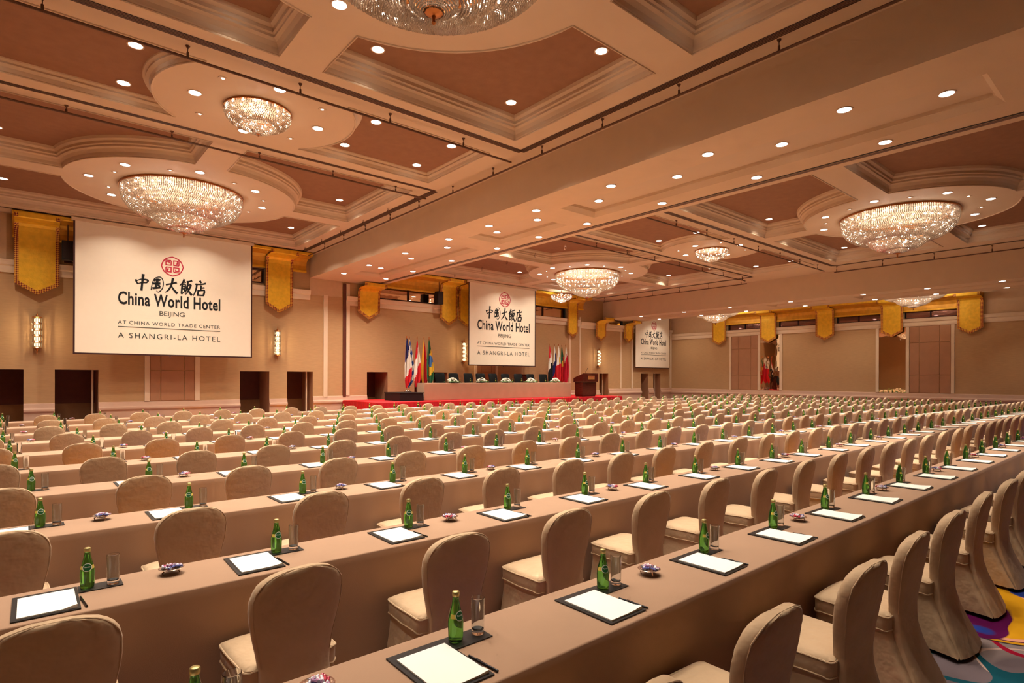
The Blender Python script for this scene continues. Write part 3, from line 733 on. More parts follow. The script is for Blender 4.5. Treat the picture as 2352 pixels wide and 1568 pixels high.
def emblem():
    mb = MB(); W_ = .105
    lobe = []
    for q in range(4):
        a = pi / 2 - q * pi / 2
        def rot(x, y): return (x * cos(a) - y * sin(a), x * sin(a) + y * cos(a))
        # big arc of one side: peak at distance 1
        pts = [(.70, .67), (.80, .52), (.93, .25), (1.0, 0), (.93, -.25), (.80, -.52), (.70, -.67)]
        arc = [rot(*p) for p in pts]
        ribbon(mb, arc, W_)
        # key spiral in the quadrant
        c = [(.74, .58), (.58, .58), (.58, .10), (.12, .10), (.12, .46), (.40, .46), (.40, .28), (.28, .28)]
        def rq(x, y):
            b = -q * pi / 2
            return (x * cos(b) - y * sin(b), x * sin(b) + y * cos(b))
        sq = [(.62, .62), (.62, .12), (.12, .12), (.12, .62), (.62, .62)]
        sq = [(.60, .12), (.12, .12), (.12, .60), (.46, .60), (.46, .30), (.30, .30)]
        ribbon(mb, [rq(*p) for p in sq], W_)
        ribbon(mb, [rq(.60, .12), rq(.60, .74), rq(.58, .76)], W_)
    return mb
def brush(mb, pts, ws):
    # one brush stroke: a swelling ribbon with blunt ends
    P = [Vector(p) for p in pts]; Q = []; Wd = []
    for i in range(len(P) - 1):
        for k in range(4):
            t = k / 4; a = P[max(0, i - 1)]; b = P[i]; c = P[i + 1]; d = P[min(len(P) - 1, i + 2)]
            Q.append(.5 * ((2 * b) + (c - a) * t + (2 * a - 5 * b + 4 * c - d) * t * t + (3 * b - a - 3 * c + d) * t ** 3)); Wd.append(ws[i] + (ws[i + 1] - ws[i]) * t)
    Q.append(P[-1]); Wd.append(ws[-1]); n = len(Q); L_, R_ = [], []
    for i in range(n):
        t = (Q[min(n - 1, i + 1)] - Q[max(0, i - 1)]).normalized(); nn = Vector((-t.y, t.x))
        if i == 0: Q[i] = Q[i] - t * Wd[i] * .35
        L_.append(Q[i] + nn * Wd[i] / 2); R_.append(Q[i] - nn * Wd[i] / 2)
    vs = [(p.x, 0, p.y) for p in L_] + [(p.x, 0, p.y) for p in R_]
    mb.add(vs, [(i, i + 1, n + i + 1, n + i) for i in range(n - 1)])
GLYPHS = [
    [([(.05, .64), (.12, .52), (.22, .40)], (.11, .09, .08)), ([(.14, .60), (.45, .72), (.90, .68), (.80, .50)], (.05, .06, .12, .05)), ([(.2, .42), (.5, .50), (.84, .52)], (.05, .07, .06)), ([(.54, 1.0), (.52, .5), (.50, 0)], (.15, .11, .12))],
    [([(.10, .12), (.14, .50), (.30, .86), (.70, .98), (.93, .72), (.92, .30), (.66, .02), (.48, .10)], (.06, .05, .05, .06, .05, .05, .06, .03)), ([(.28, .74), (.5, .82), (.72, .78)], (.12, .10, .14)), ([(.26, .54), (.5, .56), (.74, .58)], (.12, .11, .14)),
     ([(.24, .24), (.5, .28), (.76, .32)], (.13, .12, .12)), ([(.52, .82), (.46, .5), (.40, .22)], (.14, .14, .10)), ([(.62, .46), (.74, .34)], (.12, .08))],
    [([(.10, .56), (.5, .66), (.86, .76)], (.10, .08, .13)), ([(.54, .98), (.48, .6), (.30, .25), (.05, .06)], (.13, .11, .10, .04)), ([(.48, .52), (.66, .28), (.97, .04)], (.05, .11, .15))],
    [([(.32, 1.0), (.22, .8), (.02, .60)], (.12, .10, .05)), ([(.30, .92), (.44, .80)], (.06, .11)), ([(.20, .68), (.42, .70), (.42, .42), (.20, .42)], (.07, .09, .09, .07)), ([(.20, .70), (.19, .38), (.20, .08), (.36, .22)], (.10, .10, .10, .04)), ([(.22, .56), (.40, .57)], (.07, .07)),
     ([(.36, .36), (.50, .20)], (.08, .10)), ([(.56, .90), (.75, .93), (.94, 1.0)], (.09, .08, .12)), ([(.62, .90), (.58, .5), (.44, .10)], (.11, .10, .04)), ([(.64, .66), (.86, .70), (.72, .35), (.50, .04)], (.06, .11, .10, .04)), ([(.62, .50), (.76, .25), (1.0, .02)], (.06, .11, .15))],
    [([(.48, 1.02), (.58, .90)], (.13, .08)), ([(.15, .80), (.6, .83), (.95, .92)], (.10, .08, .12)), ([(.24, .82), (.20, .45), (.02, .02)], (.10, .10, .04)), ([(.58, .72), (.58, .40)], (.11, .09)), ([(.58, .57), (.86, .62)], (.07, .10)), ([(.38, .40), (.36, .04)], (.10, .09)), ([(.38, .38), (.86, .43), (.80, .06)], (.08, .11, .10)), ([(.36, .09), (.82, .10)], (.10, .09))]]
cnb = MB()
for gi, g in enumerate(GLYPHS):
    for pts, ws in g:
        brush(cnb, [(-1.12 + gi * .455 + .42 * (x + .08 * (y - .5)), .56 * y - .01 * gi) for x, y in pts], [q * .60 for q in ws])
T_CN = cnb.mesh('chinese_lettering', M_INK)
T_CW = fit_text(text_mesh('China World Hotel', 1, .024, 0, 1.06), 3.15, .45)
T_BJ = fit_text(text_mesh('BEIJING', 1, .003, 0, .92), .78, .21)
T_AT = fit_text(text_mesh('AT CHINA WORLD TRADE CENTER', 1, .004, 0, 1.18), 3.15)
T_SH = fit_text(text_mesh('A SHANGRI-LA HOTEL', 1, .005, 0, 1.28), 3.15)
for me_, m_ in ((T_CN, M_INK), (T_CW, M_INK), (T_BJ, M_INKG), (T_AT, M_INKG), (T_SH, M_INKG)):
    me_.materials.clear(); me_.materials.append(m_)
EMB = emblem().mesh('emblem', M_LOGO)
UL = MB(); UL.box(-1.575, 1.575, -.002, 0, -.011, .011); UL = UL.mesh('underline', M_INKG)
def screen(x0, x1, z0, z1, y, label, tc, s, tz, zceil):
    r = empty('projection_screen', ((x0 + x1) / 2, y, z0)); tag(r, label, 'screen', 'projection screens on the front wall')
    hw = (x1 - x0) / 2; hh = z1 - z0
    MB().box(-hw + .05, hw - .05, -.012, 0, .05, hh).build('screen_sheet', M_SCREEN, r)
    MB().box(-hw, -hw + .05, -.016, .004, 0, hh).box(hw - .05, hw, -.016, .004, 0, hh).box(-hw, hw, -.02, .01, 0, .05).build('screen_edge', M_SBORDER, r)
    MB().tube([(-.03, 0, -.02), (.03, 0, -.02)], .012, 6).build('pull_tab', M_CHROME, r)
    MB().box(-hw - .05, hw + .05, -.06, .06, hh, hh + .1).build('screen_case', M_TRIM, r)
    for q in (-hw * .8, hw * .8): MB().tube([(q, 0, hh + .09), (q, 0, zceil - z0)], .012, 6).build('hanging_rod', M_DARKRAIL, r)
    def put(name, me, dx, dz, sc, lb=None):
        o = obj(name, me, r, (tc - (x0 + x1) / 2 + dx, -.016, tz - z0 + dz * s)); o.scale = (sc, 1, sc); return o
    put('emblem', EMB, .02 * s, 2.60, .335 * s); put('chinese_lettering', T_CN, 0, 1.65, .98 * s); put('hotel_name_lettering', T_CW, 0, 1.13, s)
    put('city_lettering', T_BJ, 0.02, .78, s); put('address_lettering', T_AT, 0, .47, s); put('underline', UL, 0, .38, s); put('chain_lettering', T_SH, 0, 0.0, s)
    return r
screen(1.045, 6.52, 2.54, 6.86, 23.25, 'big white projection screen at left of the front wall', 3.82, 1.0, 3.12, ZC1)
screen(16.77, 21.32, 2.43, 6.62, 23.25, 'white projection screen over the stage', 19.1, 1.13, 3.0, ZC2)
screen(31.25, 35.2, 2.53, 6.35, 24.1, 'smaller white projection screen in the far right corner', 33.35, .92, 3.1, ZC3)
# speakers beside the screens
for x, z, lb in ((.93, 5.62, 'beside the big left screen'), (15.35, 5.42, 'left of the banners by the middle screen')):
    r = empty('loudspeaker', (x, YF - .55, z)); tag(r, 'black loudspeaker box hung ' + lb, 'loudspeaker', 'hung loudspeakers')
    MB().box(-.16, .16, -.15, .15, 0, .62).build('cabinet', M_BLACK, r)
    MB().box(-.14, .14, -.16, -.15, .03, .59).build('grille', M_SLOT, r)
    MB().tube([(0, 0, .60), (0, 0, 1.17 if x < 5 else 1.12)], .02, 6).build('bracket', M_DARKRAIL, r)

# ------------------------------------------------------------------ stage
SZ = .80
r = empty('stage', (18.2, 20.8, 0)); tag(r, 'low red carpeted stage along the front wall', 'stage')
MB().box(-7.6, 7.6, 0, 3.35, .62, SZ).build('deck', M_RED, r)
mb = MB(); pts = []
n = 240
for k in range(n + 1):
    x = -7.6 + 15.2 * k / n
    pts.append((x, -.02 + .018 * sin(k * 1.7)))
mb.loft([[(x, y, 0.0) for x, y in pts], [(x, y * 1.0, SZ - .02) for x, y in pts]], False)
for s in (-7.62, 7.62):
    sp = [(s + .015 * sin(k * 1.7), 3.35 * k / 50) for k in range(51)]
    mb.loft([[(x, y, 0.0) for x, y in sp], [(x, y, SZ - .02) for x, y in sp]], False)
mb.build('pleated_skirt', M_REDSK, r)
# black riser that carries the left flags
r = empty('flag_riser', (12.6, 21.75, SZ)); tag(r, 'black box riser under the left flags', 'riser')
MB().box(-.57, .57, -.15, 1.25, 0, .33).build('box', M_BLACK, r); MB().box(-.59, .59, -.17, 1.27, .33, .36).build('top_board', M_BLACK, r)

def table_mesh(L, depth, hgt, wave, wl, seed):
    rnd = random.Random(seed); ph = rnd.random() * 6
    prof = [(-.004, .012, 1), (-.002, .25, .7), (0, .5, .4), (0, hgt - .05, .1), (.0005, hgt - .007, 0), (.003, hgt - .002, 0), (.010, hgt, 0),
            (depth - .010, hgt, 0), (depth - .003, hgt - .002, 0), (depth - .0005, hgt - .007, 0), (depth, hgt - .05, .1), (depth + .002, .4, .6), (depth + .004, .012, 1)]
    n = max(2, int(L / wl * 8)); n = min(n, 700); rings = []
    for i in range(n + 1):
        x = L * i / n
        wv = wave * (sin(2 * pi * x / wl + ph) + .5 * sin(2 * pi * x / (wl * 2.7) + 1.3 * ph))
        rings.append([(x, y + (wv * k if y < depth / 2 else -wv * k), z) for y, z, k in prof])
    mb = MB(); mb.loft(rings, False)
    for ring_ in (rings[0], rings[-1]):
        mb.add(ring_, [tuple(range(len(ring_)))])
    return mb
r = empty('head_table', (13.28, 21.7, SZ)); tag(r, 'long head table with tan cloth on the stage', 'table')
table_mesh(9.26, .60, .77, .006, .6, 5).build('tablecloth', M_CLOTH, r, True)
# executive chairs
def exec_chair():
    back = MB(); rings = []
    for z, hw, y in ((.45, .22, 0), (.55, .25, -.02), (.8, .28, .01), (1.0, .28, .05), (1.15, .275, .09), (1.21, .26, .11), (1.23, .22, .115)):
        rings.append([(hw * cos(a) * (1 if abs(cos(a)) < .9 else 1), y + .06 * sin(a), z) for a in [2 * pi * k / 14 for k in range(14)]])
    back.loft(rings, True, True, True)
    seat = MB(); seat.loft([[(.27 * s * cx_, -.28 + .25 * s * cy_, z) for cx_, cy_ in ((-1, -1), (0, -1.05), (1, -1), (1.03, 0), (1, 1), (0, 1.02), (-1, 1), (-1.03, 0))] for s, z in ((.95, .42), (1, .45), (1, .50), (.93, .54))], True, True, True)
    base = MB(); base.tube([(0, -.25, .06), (0, -.25, .43)], .03, 8)
    for k in range(5):
        a = 2 * pi * k / 5; base.tube([(0, -.25, .1), (.3 * cos(a), -.25 + .3 * sin(a), .05)], .02, 6)
    arm = MB()
    for s in (-1, 1): arm.tube([(s * .27, -.05, .5), (s * .29, -.08, .68), (s * .29, -.42, .68), (s * .27, -.42, .5)], .025, 6)
    return [('backrest', back.mesh('backrest', M_BLACKCH, True)), ('seat', seat.mesh('seat', M_BLACKCH, True)), ('base', base.mesh('base', M_CHROME, True)), ('armrest', arm.mesh('armrest', M_BLACKCH, True))]
EC = exec_chair()
for k, x in enumerate((14.80, 15.57, 16.44, 17.19, 17.99, 18.80, 19.69, 20.56, 21.49)):
    r = empty('executive_chair', (x * 1.009, 22.93, SZ), random.uniform(-.12, .12)); tag(r, 'black leather high back chair at the head table, %s from the left' % ordinal(k + 1), 'chair', 'executive chairs on the stage')
    for nme, me in EC: obj(nme, me, r)
# flower arrangements
def flowers(seed):
    rnd = random.Random(seed); fl = MB(); lf = MB()
    for k in range(46):
        a = rnd.random() * 2 * pi; q = rnd.random() ** .5; x, y = .30 * q * cos(a), .14 * q * sin(a); z = .04 + .17 * (1 - q * q) + .03 * rnd.random()
        rr = .035 + .02 * rnd.random()
        fl.lathe([(.004, -rr * .5), (rr * .8, -rr * .2), (rr, rr * .25), (rr * .5, rr * .6), (.003, rr * .5)], 6, (x, y, z))
    for k in range(34):
        a = rnd.random() * 2 * pi; x, y = .30 * cos(a), .14 * sin(a); l = .12 + .1 * rnd.random()
        lf.add([(x * .7, y * .7, .03), (x + l * .5 * cos(a) - .03 * sin(a), y + l * .5 * sin(a) + .03 * cos(a), .07), (x + l * cos(a), y + l * sin(a), .02), (x + l * .5 * cos(a) + .03 * sin(a), y + l * .5 * sin(a) - .03 * cos(a), .07)], [(0, 1, 2, 3)])
    return fl, lf
for k, x in enumerate((14.92, 16.61, 18.14, 19.81, 21.57)):
    r = empty('flower_arrangement', (x, 21.93, SZ + .77)); tag(r, 'low white flower arrangement on the head table, %s from the left' % ordinal(k + 1), 'flowers', 'flower arrangements on the head table')
    fl, lf = flowers(k); fl.build('blossoms', M_PETAL, r); lf.build('leaves', M_LEAF, r)
    MB().lathe([(.10, 0), (.14, .03), (.13, .05)], 12, cap0=True).build('bowl', M_LEATHER, r)
# lectern
r = empty('lectern', (23.5, 21.5, SZ)); tag(r, 'dark polished wood lectern with brass plaque at right of stage', 'lectern')
MB().box(-.55, .55, -.30, .28, .10, .80).build('body', M_WOOD, r)
MB().box(-.52, .52, -.26, .26, 0, .10).build('plinth', M_WOOD, r)
MB().loft([[(s * 1, y, z) for s in (1,) for y, z in ()] or [(x, y, z) for x, y, z in ((-.60, -.40, .82), (.60, -.40, .82), (.60, .34, .82), (-.60, .34, .82))],
           [(-.60, -.40, 1.20), (.60, -.40, 1.20), (.60, .34, .98), (-.60, .34, .98)],
           [(-.60, -.39, 1.28), (.60, -.39, 1.28), (.60, .34, 1.02), (-.60, .34, 1.02)]], True, True, True).build('head', M_WOOD, r)
MB().box(-.61, .61, -.40, .35, .795, .82).build('band', M_CHROME, r)
pq = MB().box(-.22, .30, -.405, -.385, .95, 1.15).build('plaque', M_PLAQUE, r)
o = obj('plaque_lettering', fit_text(text_mesh('CHINA WORLD HOTEL', 1, .02), .42, .05), pq, (.04, -.408, 1.06)); o.data.materials.clear(); o.data.materials.append(M_LOGO)
MB().tube([(.05, .1, 1.12), (.08, .05, 1.4), (.10, -.05, 1.52)], .008, 6).lathe([(.002, -.03), (.016, -.02), (.016, .03), (.002, .04)], 8, (.10, -.06, 1.54)).build('microphone', M_BLACK, r)
# wooden cabinet and framed board behind the head table
r = empty('wooden_cabinet', (20.9, 23.75, SZ)); tag(r, 'small dark wooden cabinet behind the head table', 'cabinet')
MB().box(-.26, .26, -.2, .2, 0, 1.18).build('body', M_WOOD, r); MB().box(-.30, .30, -.24, .24, 1.18, 1.22).build('top', M_WOOD, r)
r = empty('display_board', (13.72, 22.9, SZ)); tag(r, 'tall dark wooden board standing behind the left flags', 'board')
MB().box(-.22, .22, -.03, .03, .25, 1.62).build('board', M_WOOD, r)
MB().tube([(-.18, 0, 0), (-.18, 0, 1.0)], .02, 6).tube([(.18, 0, 0), (.18, 0, 1.0)], .02, 6).build('leg', M_WOOD, r)
MB().lathe([(.10, 0), (.11, .012), (.10, .03), (.05, .035)], 16, (0, 0, 0)).build('emblem_disc', M_PLAQUE, r).matrix_local = Matrix.Translation((0, -.04, 1.45)) @ Matrix.Rotation(pi / 2, 4, 'X')

# flags
def fm(nm, c): return mat('flag_' + nm, c, .75, var=.05)
C_ = dict(blue=fm('blue', (36, 36, 96)), white=fm('white', (232, 224, 208)), red=fm('red', (206, 28, 36)), sky=fm('greek_blue', (30, 70, 140)), black=fm('black', (18, 16, 16)),
          gold=fm('gold', (214, 150, 40)), green=fm('green', (36, 92, 56)), disc=fm('disc_blue', (70, 120, 180)), yellow=fm('yellow', (232, 190, 60)), crim=fm('crimson', (190, 20, 44)))
def flag(x, y, zb, label, colf, phase, pole_m=M_CHROME, top=3.72):
    r = empty('flag', (x, y, zb)); tag(r, label, 'flag', 'national flags on the stage')
    hgt = top - zb
    MB().tube([(0, 0, 0), (0, 0, hgt - .12)], .014, 8).build('pole', pole_m, r)
    MB().lathe([(.10, 0), (.10, .03), (.04, .06), (.02, .10)], 14, cap0=True).build('base', pole_m, r)
    MB().lathe([(.014, hgt - .12), (.03, hgt - .10), (.012, hgt - .07), (.03, hgt - .03), (.002, hgt)], 8).build('finial', M_BRASS, r)
    mb = MB(); nt_, ns = 44, 16; names = []
    Lc = 2.12
    def P(i, j):
        t = i / nt_; s = j / ns
        wd = .035 + .33 * min(1, t / .55) ** .9 * (1 if t < .78 else max(.12, 1 - ((t - .78) / .22) ** 1.6 * .85))
        xx = -.01 + (s - .35) * wd
        yy = -.02 - .055 * sin(s * 13 + phase + t * 2.0) * min(1, t * 2 + .15)
        zz = hgt - .17 - Lc * t - .05 * sin(s * 5 + phase)
        return (xx, yy, zz)
    for i in range(nt_):
        for j in range(ns):
            nm = colf((i + .5) / nt_, (j + .5) / ns)
            if nm not in names: names.append(nm)
            mb.add([P(i, j), P(i, j + 1), P(i + 1, j + 1), P(i + 1, j)], [(0, 3, 2, 1)], names.index(nm))
    mb.build('cloth', [C_[q] for q in names], r, True)
def bands(*cs, sl=.25):
    def f(t, s):
        k = t + sl * (s - .5)
        for lim, c in cs:
            if k < lim: return c
        return cs[-1][1]
    return f
def greek(t, s):
    k = (t * 1.1 + .5 * (s - .5)) * 9
    return 'sky' if int(k + 10) % 2 == 0 else 'white'
def german(t, s):
    k = s * .8 + t * .55 - .25
    return 'black' if k > .62 - t * .1 and t < .4 else ('red' if s > .42 - t * .05 else 'gold')
def brazil(t, s):
    if ((t - .42) / .13) ** 2 + ((s - .6) / .42) ** 2 < 1: return 'disc'
    if .26 < t + .1 * (s - .5) < .74 and s > .25 + abs(t - .5) * .4: return 'yellow'
    return 'green'
def serr(t, s):
    k = t - .33 + .10 * (abs(((s * 5) % 1) - .5) * 2)
    return 'white' if k + .2 * (s - .5) < 0 else 'crim'
def phil(t, s):
    if .24 < t < .42 and .3 < s < .7: return 'yellow'
    return 'white' if t + .15 * (s - .5) < .45 else 'red'
def port(t, s):
    if ((t - .42) / .08) ** 2 + ((s - .5) / .4) ** 2 < 1: return 'yellow'
    return 'green' if t + .2 * (s - .5) < .36 else 'red'
FLL = [(12.90, 'blue, white and red draped flag, first from left', bands((.36, 'blue'), (.72, 'white'), (2, 'red'))), (13.04, 'blue and white striped draped flag, second from left', greek),
       (13.43, 'red, white and red draped flag, third from left', bands((.27, 'red'), (.62, 'white'), (2, 'red'), sl=.5)), (13.80, 'black, red and gold draped flag, fourth from left', german), (14.07, 'green draped flag with yellow and blue disc', brazil)]
for k, (x, lb, cf) in enumerate(FLL): flag(x * (22.5 + .2 * (k % 2)) / 22.6, 22.5 + .2 * (k % 2), SZ + (.36 if x < 13.1 else 0) * 1, lb, cf, k * 1.3, top=3.68)
FLR = [(21.78, 'red, white and black draped flag right of head table', bands((.28, 'red'), (.55, 'white'), (2, 'black'))), (22.17, 'white, blue and red draped flag right of head table', bands((.3, 'white'), (.62, 'blue'), (2, 'red'), sl=.5)),
       (22.50, 'white and red draped flag with yellow patch', phil), (22.73, 'green and red draped flag with yellow crest', port), (23.05, 'white and crimson serrated draped flag, rightmost', serr)]
for k, (x, lb, cf) in enumerate(FLR): flag(x * (23.2 + .25 * (k % 2)) / 22.6, 23.2 + .25 * (k % 2), SZ, lb, cf, k * 1.7 + .6, top=3.76)

# ------------------------------------------------------------------ seating
ROWS = [1.56, 3.22, 4.88, 6.58, 8.24, 9.98, 11.74, 13.5, 15.38, 17.28]
OFF = [1.14, .05, .82, 2.61, 3.37, 4.20, 5.02, 5.80, 6.72, 7.60]
STEP = .918; TD = .48; TZ = .75; XMAX = 32.6
# tables
SEAM = {3: (13.0, 22.0), 4: (11.9, 24.0), 5: (12.0, 21.0), 6: (16.0,), 7: (14.0, 25.0), 8: (11.0, 20.0), 9: (13.0, 24.0), 10: (15.0, 23.0)}
for i, yf in enumerate(ROWS):
    n = i + 1
    x0 = -1.2 - .1 * i if i < 9 else -1.6
    x1 = {1: 13.2, 2: 25.5}.get(n, XMAX + .3)
    cuts = [x0] + [c for c in SEAM.get(n, ())] + [x1]
    for k in range(len(cuts) - 1):
        a, b = cuts[k], cuts[k + 1]
        t = empty('banquet_table', (a + .012, yf, 0))
        where = '' if len(cuts) == 2 else [', left section', ', middle section' if len(cuts) == 4 else ', right section', ', right section'][k]
        tag(t, f'long banquet table under rose tan cloth, {ordinal(n)} row from the camera{where}', 'table', 'rows of cloth covered banquet tables')
        table_mesh(b - a - .024, TD, TZ, .004 if n <= 2 else .012, .42 if n <= 2 else .26, n * 7 + k).build('tablecloth', M_CLOTH, t, True)

# chair meshes
def rrect(hw, y0, y1, z, n=4, rad=.06, fold=0.0, ph=0.0):
    cyy = (y0 + y1) / 2; hh = (y1 - y0) / 2; pts = []
    for (sx, sy, a0) in ((1, 1, 0), (-1, 1, pi / 2), (-1, -1, pi), (1, -1, 1.5 * pi)):
        for k in range(n + 1):
            a = a0 + pi / 2 * k / n
            pts.append((sx * (hw - rad) + rad * cos(a), cyy + sy * (hh - rad) + rad * sin(a)))
        # a few points along the straight side
        nx = {(1, 1): (-1, 1), (-1, 1): (-1, -1), (-1, -1): (1, -1), (1, -1): (1, 1)}[(sx, sy)]
        a = a0 + pi / 2
        p0 = pts[-1]; p1 = (nx[0] * (hw - rad) + rad * cos(a), cyy + nx[1] * (hh - rad) + rad * sin(a))
        for k in range(1, 4): pts.append((p0[0] + (p1[0] - p0[0]) * k / 4, p0[1] + (p1[1] - p0[1]) * k / 4))
    out = []
    for i, (x, y) in enumerate(pts):
        f = 1 + fold * sin(i * 1.9 + ph)
        out.append((x * f, cyy + (y - cyy) * f, z))
    return out
def chair_meshes(seed):
    rnd = random.Random(seed); ph = rnd.random() * 6
    # boxed seat cushion
    seat = MB().loft([rrect(.218, -.205, .20, .375, rad=.045), rrect(.224, -.205, .205, .39, rad=.045), rrect(.226, -.205, .206, .455, rad=.045), rrect(.222, -.205, .203, .470, rad=.045),
                      rrect(.20, -.19, .18, .484), rrect(.15, -.15, .135, .492), rrect(.07, -.07, .07, .496)], True, True, True).mesh('seat', M_CHAIR, True)
    pip = MB().tube([(x, y, .463 + .003 * sin(k * 1.3)) for k, (x, y, z) in enumerate(rrect(.226, -.206, .207, 0, rad=.045))], .005, 6, closed=True) \
        .tube([(x, y, .386 + .004 * sin(k * 1.7)) for k, (x, y, z) in enumerate(rrect(.226, -.206, .207, 0, rad=.045))], .004, 6, closed=True).mesh('piping', M_CHAIR, True)
    # skirt: flares to the floor, drawn in just before each rear corner
    sk = MB(); rings = []
    for z, hw, y0, y1, fo, no in ((.385, .216, -.205, .198, 0, 0), (.34, .214, -.215, .200, .004, .02), (.25, .222, -.255, .203, .010, .08), (.13, .238, -.315, .207, .016, .15), (.025, .256, -.370, .211, .022, .20)):
        rg = rrect(hw, y0, y1, z, rad=.04, fold=fo, ph=ph)
        rings.append([(x * (1 - no * math.exp(-((y - (y0 + .17)) / .05) ** 2)) if abs(x) > hw * .7 else x, y, z + (.012 * no * 5 * abs(sin(k * .9 + ph)) if z < .05 else 0)) for k, (x, y, _) in enumerate(rg)])
    sk.loft(rings)
    skirt = sk.mesh('skirt', M_CHAIR, True)
    bk = MB(); rings = []; n = 28
    for z, hw, t, y in ((.025, .222, .018, -.392), (.10, .205, .022, -.355), (.18, .190, .025, -.312), (.27, .176, .029, -.268), (.36, .170, .032, -.238), (.42, .166, .034, -.230), (.48, .168, .036, -.227), (.55, .180, .038, -.232), (.62, .196, .039, -.242), (.69, .210, .039, -.254), (.75, .217, .039, -.265), (.80, .216, .038, -.274), (.84, .206, .038, -.282),
                        (.87, .189, .037, -.287), (.892, .166, .035, -.291), (.910, .136, .033, -.295), (.922, .100, .030, -.298), (.930, .060, .024, -.300), (.932, .02, .014, -.300)):
        ring_ = []
        for k in range(n):
            a = 2 * pi * k / n; c, s = cos(a), sin(a)
            px = hw * (abs(c) ** .30) * (1 if c >= 0 else -1); py = t * (abs(s) ** .42) * (1 if s >= 0 else -1)
            ring_.append((px + .0015 * sin(z * 90 + k), y + py + .03 * (px / .22) ** 2 + .002 * sin(z * 70 + k * 2 + ph), z + (.002 if z < .88 else .0004) * sin(k * 2 + ph)))
        rings.append(ring_)
    back = bk.loft(rings, True, True, True).mesh('backrest', M_CHAIR, True)
    # welt along the rear edge, laid on the cover itself
    pb = MB(); kl, kr = 16, 26
    pb.tube([rings[i][kl] for i in range(6, len(rings) - 1)] + [rings[i][kr] for i in range(len(rings) - 2, 5, -1)], .0035, 6)
    pbm = pb.mesh('back_piping', M_CHAIR, True)
    return [('seat', seat, [('piping', pip)]), ('backrest', back, [('back_piping', pbm)]), ('skirt', skirt, [])]
CH = [chair_meshes(k) for k in range(3)]

# place setting meshes
def lathe_mesh(name, prof, n, m, cap0=True, cap1=True): return MB().lathe(prof, n, cap0=cap0, cap1=cap1).mesh(name, m, True)
ME_BOT = lathe_mesh('bottle_body', [(.024, 0), (.029, .004), (.0305, .02), (.031, .05), (.0315, .075), (.029, .095), (.0235, .12), (.0175, .145), (.0135, .165), (.0125, .178), (.0135, .180), (.0135, .186)], 18, M_BOTTLE)
ME_CAP = lathe_mesh('cap', [(.0145, .180), (.0155, .184), (.0150, .197), (.012, .200)], 14, M_CAP)
def shell(name, m, a0, a1, zf, off, nz=5, na=10):
    prof = [(.0315, .075), (.029, .095), (.0235, .12), (.0175, .145)]
    def rad(z):
        for (r0, z0), (r1, z1) in zip(prof, prof[1:]):
            if z0 <= z <= z1: return r0 + (r1 - r0) * (z - z0) / (z1 - z0)
        return prof[0][0] if z < prof[0][1] else prof[-1][0]
    mb = MB(); rings = []
    for i in range(na + 1):
        t = i / na; a = a0 + (a1 - a0) * t; z0, z1 = zf(t)
        rings.append([((rad(z0 + (z1 - z0) * k / nz) + off) * cos(a), (rad(z0 + (z1 - z0) * k / nz) + off) * sin(a), z0 + (z1 - z0) * k / nz) for k in range(nz + 1)])
    mb.loft(rings, False); return mb.mesh(name, m, True)
AC = -pi / 2 + .12        # badge faces the chair
ME_BAND = shell('label_band', M_LABELY, AC - 1.5, AC + 1.5, lambda t: (.097, .114), .0006, 3, 20)
def oval(w_, h_): return lambda t: (.107 - h_ * sqrt(max(0.02, 1 - (2 * t - 1) ** 2)), .107 + h_ * sqrt(max(0.02, 1 - (2 * t - 1) ** 2)))
ME_BADGE = shell('badge', M_LABELW, AC - .78, AC + .78, oval(.78, .0195), .0010, 5, 14)
ME_BADGE2 = shell('badge_centre', M_LABELG, AC - .66, AC + .66, oval(.66, .0165), .0014, 5, 14)
tm = text_mesh('Perrier', 1, .02); fit_text(tm, 1.0)
for v in tm.vertices:
    a = AC + (v.co.x) * .95; z = .106 + v.co.z * .026
    rr = .0315 - (.0315 - .0235) * (z - .075) / .045 + .0022 if z < .12 else .0235
    if z >= .095: rr = .029 + (.0235 - .029) * (z - .095) / .025 + .0022
    v.co = Vector((rr * cos(a), rr * sin(a), z))
tm.materials.clear(); tm.materials.append(M_LABELW)
ME_GLASS = MB().lathe([(.001, 0), (.0255, 0), (.0265, .004), (.0285, .148), (.0272, .149), (.0252, .022), (.018, .017), (.001, .016)], 18).mesh('tumbler', M_GLASS, True)
def folder_mesh():
    mb = MB(); mb.box(-.125, .12, 0, .35, 0, .006); return mb.mesh('folder', M_LEATHER)
ME_FOLD = folder_mesh()
def paper_mesh(seed):
    rnd = random.Random(seed); mb = MB(); n = 6; rings = []
    for i in range(n + 1):
        y = .015 + .288 * i / n
        ring_ = []
        for j in range(5):
            x = -.105 + .212 * j / 4
            cur = .012 * max(0, (j - 2) / 2) ** 2 * max(0, 1 - i / 2.5) * rnd.random() * 1.2
            ring_.append((x, y, .0125 + cur))
        rings.append(ring_)
    mb.loft(rings, False)
    top = rings
    edge = [rings[0][j] for j in range(5)] + [rings[i][4] for i in range(1, n + 1)] + [rings[n][j] for j in range(3, -1, -1)] + [rings[i][0] for i in range(n - 1, 0, -1)]
    mb.loft([[(x, y, .0062) for x, y, z in edge], edge])
    return mb.mesh('paper_pad', M_PAPER)
ME_PAPER = [paper_mesh(k) for k in range(4)]
ME_MAT = MB().box(.122, .305, .245, .352, 0, .004).mesh('coaster_mat', M_LEATHER)
ME_PEN = MB().tube([(.132, .165, .006), (.142, .005, .006)], .0048, 8).mesh('barrel', M_PEN, True)
ME_CLIP = MB().box(-.0012, .0012, -.02, .02, 0, .002).mesh('clip', M_CHROME)
